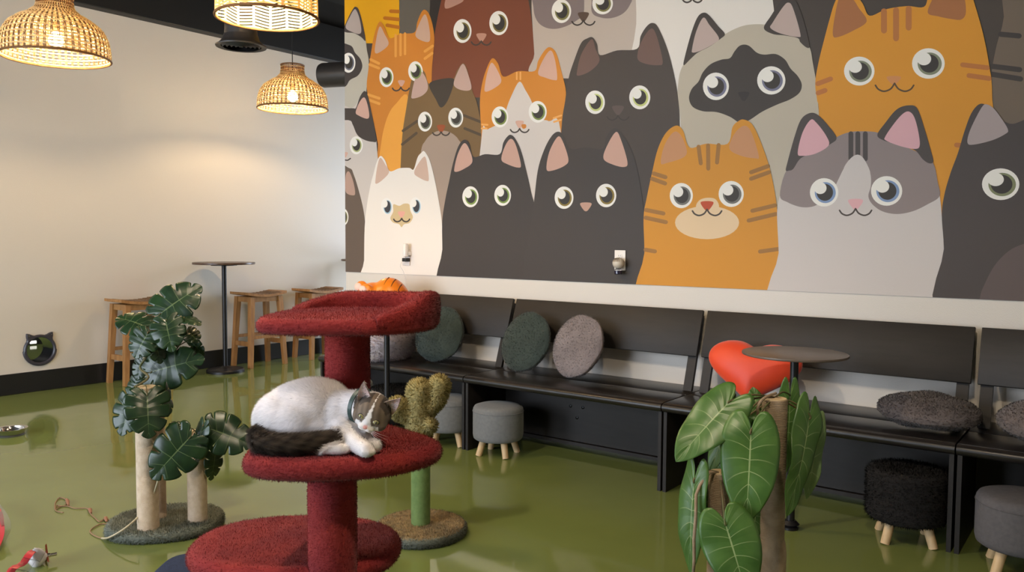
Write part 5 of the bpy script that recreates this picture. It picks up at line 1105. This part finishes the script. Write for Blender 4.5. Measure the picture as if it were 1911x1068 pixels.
# ears
m_earin = mat('ear_pink', (244, 212, 206), .6, c2=(230, 190, 184), ns=60); m_earout = mat('ear_brown', (150, 132, 122), .8)
for s, hgt, lean_ in ((-1, .063, -.10), (1, .060, .34)):
    e = bpy.data.objects.new; b = hd(s * .029, .026, .002); ax = (HM @ Vector((s * (.30 + lean_ * .5), 1, .05))).normalized(); wv = (HM @ Vector((1, -s * .30, s * -.15))); wv = (wv - ax * wv.dot(ax)).normalized(); nf = wv.cross(ax); nf = nf if nf.dot(HF) > 0 else -nf
    def sheet(off, k0):
        V = []; Fc = []; nu, nv = 8, 10
        for j in range(nv + 1):
            t = j / nv; hw_ = .0205 * (1 - t) ** .75 * (1 + .25 * math.sin(t * 3.1)) * k0
            for i in range(nu + 1):
                u = i / nu * 2 - 1; V.append(b + ax * (t * hgt * (.96 if k0 < 1 else 1) - .008) + wv * (u * hw_ + s * .003 * t) + nf * ((u * u - 1) * .010 * (1 - t * .6) + off))
        for j in range(nv):
            for i in range(nu): a = j * (nu + 1) + i; Fc.append((a, a + 1, a + nu + 2, a + nu + 1))
        return V, Fc, nu, nv
    V, Fc, nu, nv = sheet(0, 1.0); V2, Fc2, _, _ = sheet(-.0022, 1.0); o_ = len(V); Fx = Fc + [tuple(i + o_ for i in q)[::-1] for q in Fc2]
    for j in range(nv):
        a = j * (nu + 1); Fx += [(a, a + nu + 1, o_ + a + nu + 1, o_ + a), (a + nu, o_ + a + nu, o_ + a + 2 * nu + 1, a + 2 * nu + 1)]
    mb = MB(); mb.add(V + V2, Fx); ear = mb.build('ear', m_earout, cat, 179)
    V, Fc, nu, nv = sheet(.0006, .95); mb = MB(); mb.add(V, Fc); inn = mb.build('inner_ear', m_earin, ear, 179)
    m_hair = mat('white_ear_hair', (228, 216, 212), .8); fuzz(inn, 260, .010, .0012, m_hair, ear, 'ear_hair', lean=.8)
# eyes, nose, collar, whiskers
m_iris = mat('amber_green_iris', (158, 150, 104), .15, c2=(130, 126, 84), ns=300, coat=1); m_pup = mat('pupil', (8, 8, 8), .08, coat=1); m_nose = mat('pink_nose', (206, 148, 142), .45)
for s in (-1, 1):
    p = hd(s * .0185, .0035, .0345); dv = (HM @ Vector((s * .32, .08, 1))).normalized(); Me = orient(dv, HU); mb = MB(); mb.sphere(p, (.0085, .0064, .0066), 24, 16, Me); ey = mb.build('eye', m_iris, cat, 179)
    mb = MB(); mb.sphere(p + dv * .0048, (.0022, .0042, .0024), 14, 10, Me); mb.build('pupil', m_pup, ey, 179)
    mb = MB(); mb.tube([p + Me @ Vector((.0089 * math.cos(a), .0067 * math.sin(a), .0016)) for a in np.linspace(0, 2 * math.pi, 25)[:-1]], .0011, 6, closed=True); mb.build('eyelid', mat('eyelid_dark', (44, 36, 32), .6), ey, 179)
mb = MB(); mb.sphere(hd(0, -.0125, .0512), (.0055, .0038, .003), 14, 10, HM); mb.build('nose', m_nose, cat, 179)
m_wh = mat('white_whisker', (240, 238, 236), .4)
for s in (-1, 1):
    for k in range(4): mb = MB(); mb.tube([hd(s * .013, -.018 - .002 * k, .044), hd(s * .035, -.018 - .006 * k, .046), hd(s * .06, -.022 - .010 * k, .038)], [.0004, .0003, .0001], 4); mb.build('whisker', m_wh, cat, 179)
m_col = mat('teal_collar', (40, 62, 60), .5); nk = HC + Vector((-.034, .020, .012)); axn = Vector((-.8, .45, .12)).normalized(); Mc = orient(axn, (0, 0, 1)); mb = MB(); band(mb, [nk + Mc @ Vector((.0435 * math.cos(a), .0435 * math.sin(a), 0)) for a in np.linspace(0, 2 * math.pi, 41)], [Mc @ Vector((math.cos(a), math.sin(a), 0)) for a in np.linspace(0, 2 * math.pi, 41)], .011, .003); mb.build('collar', m_col, cat, 60)
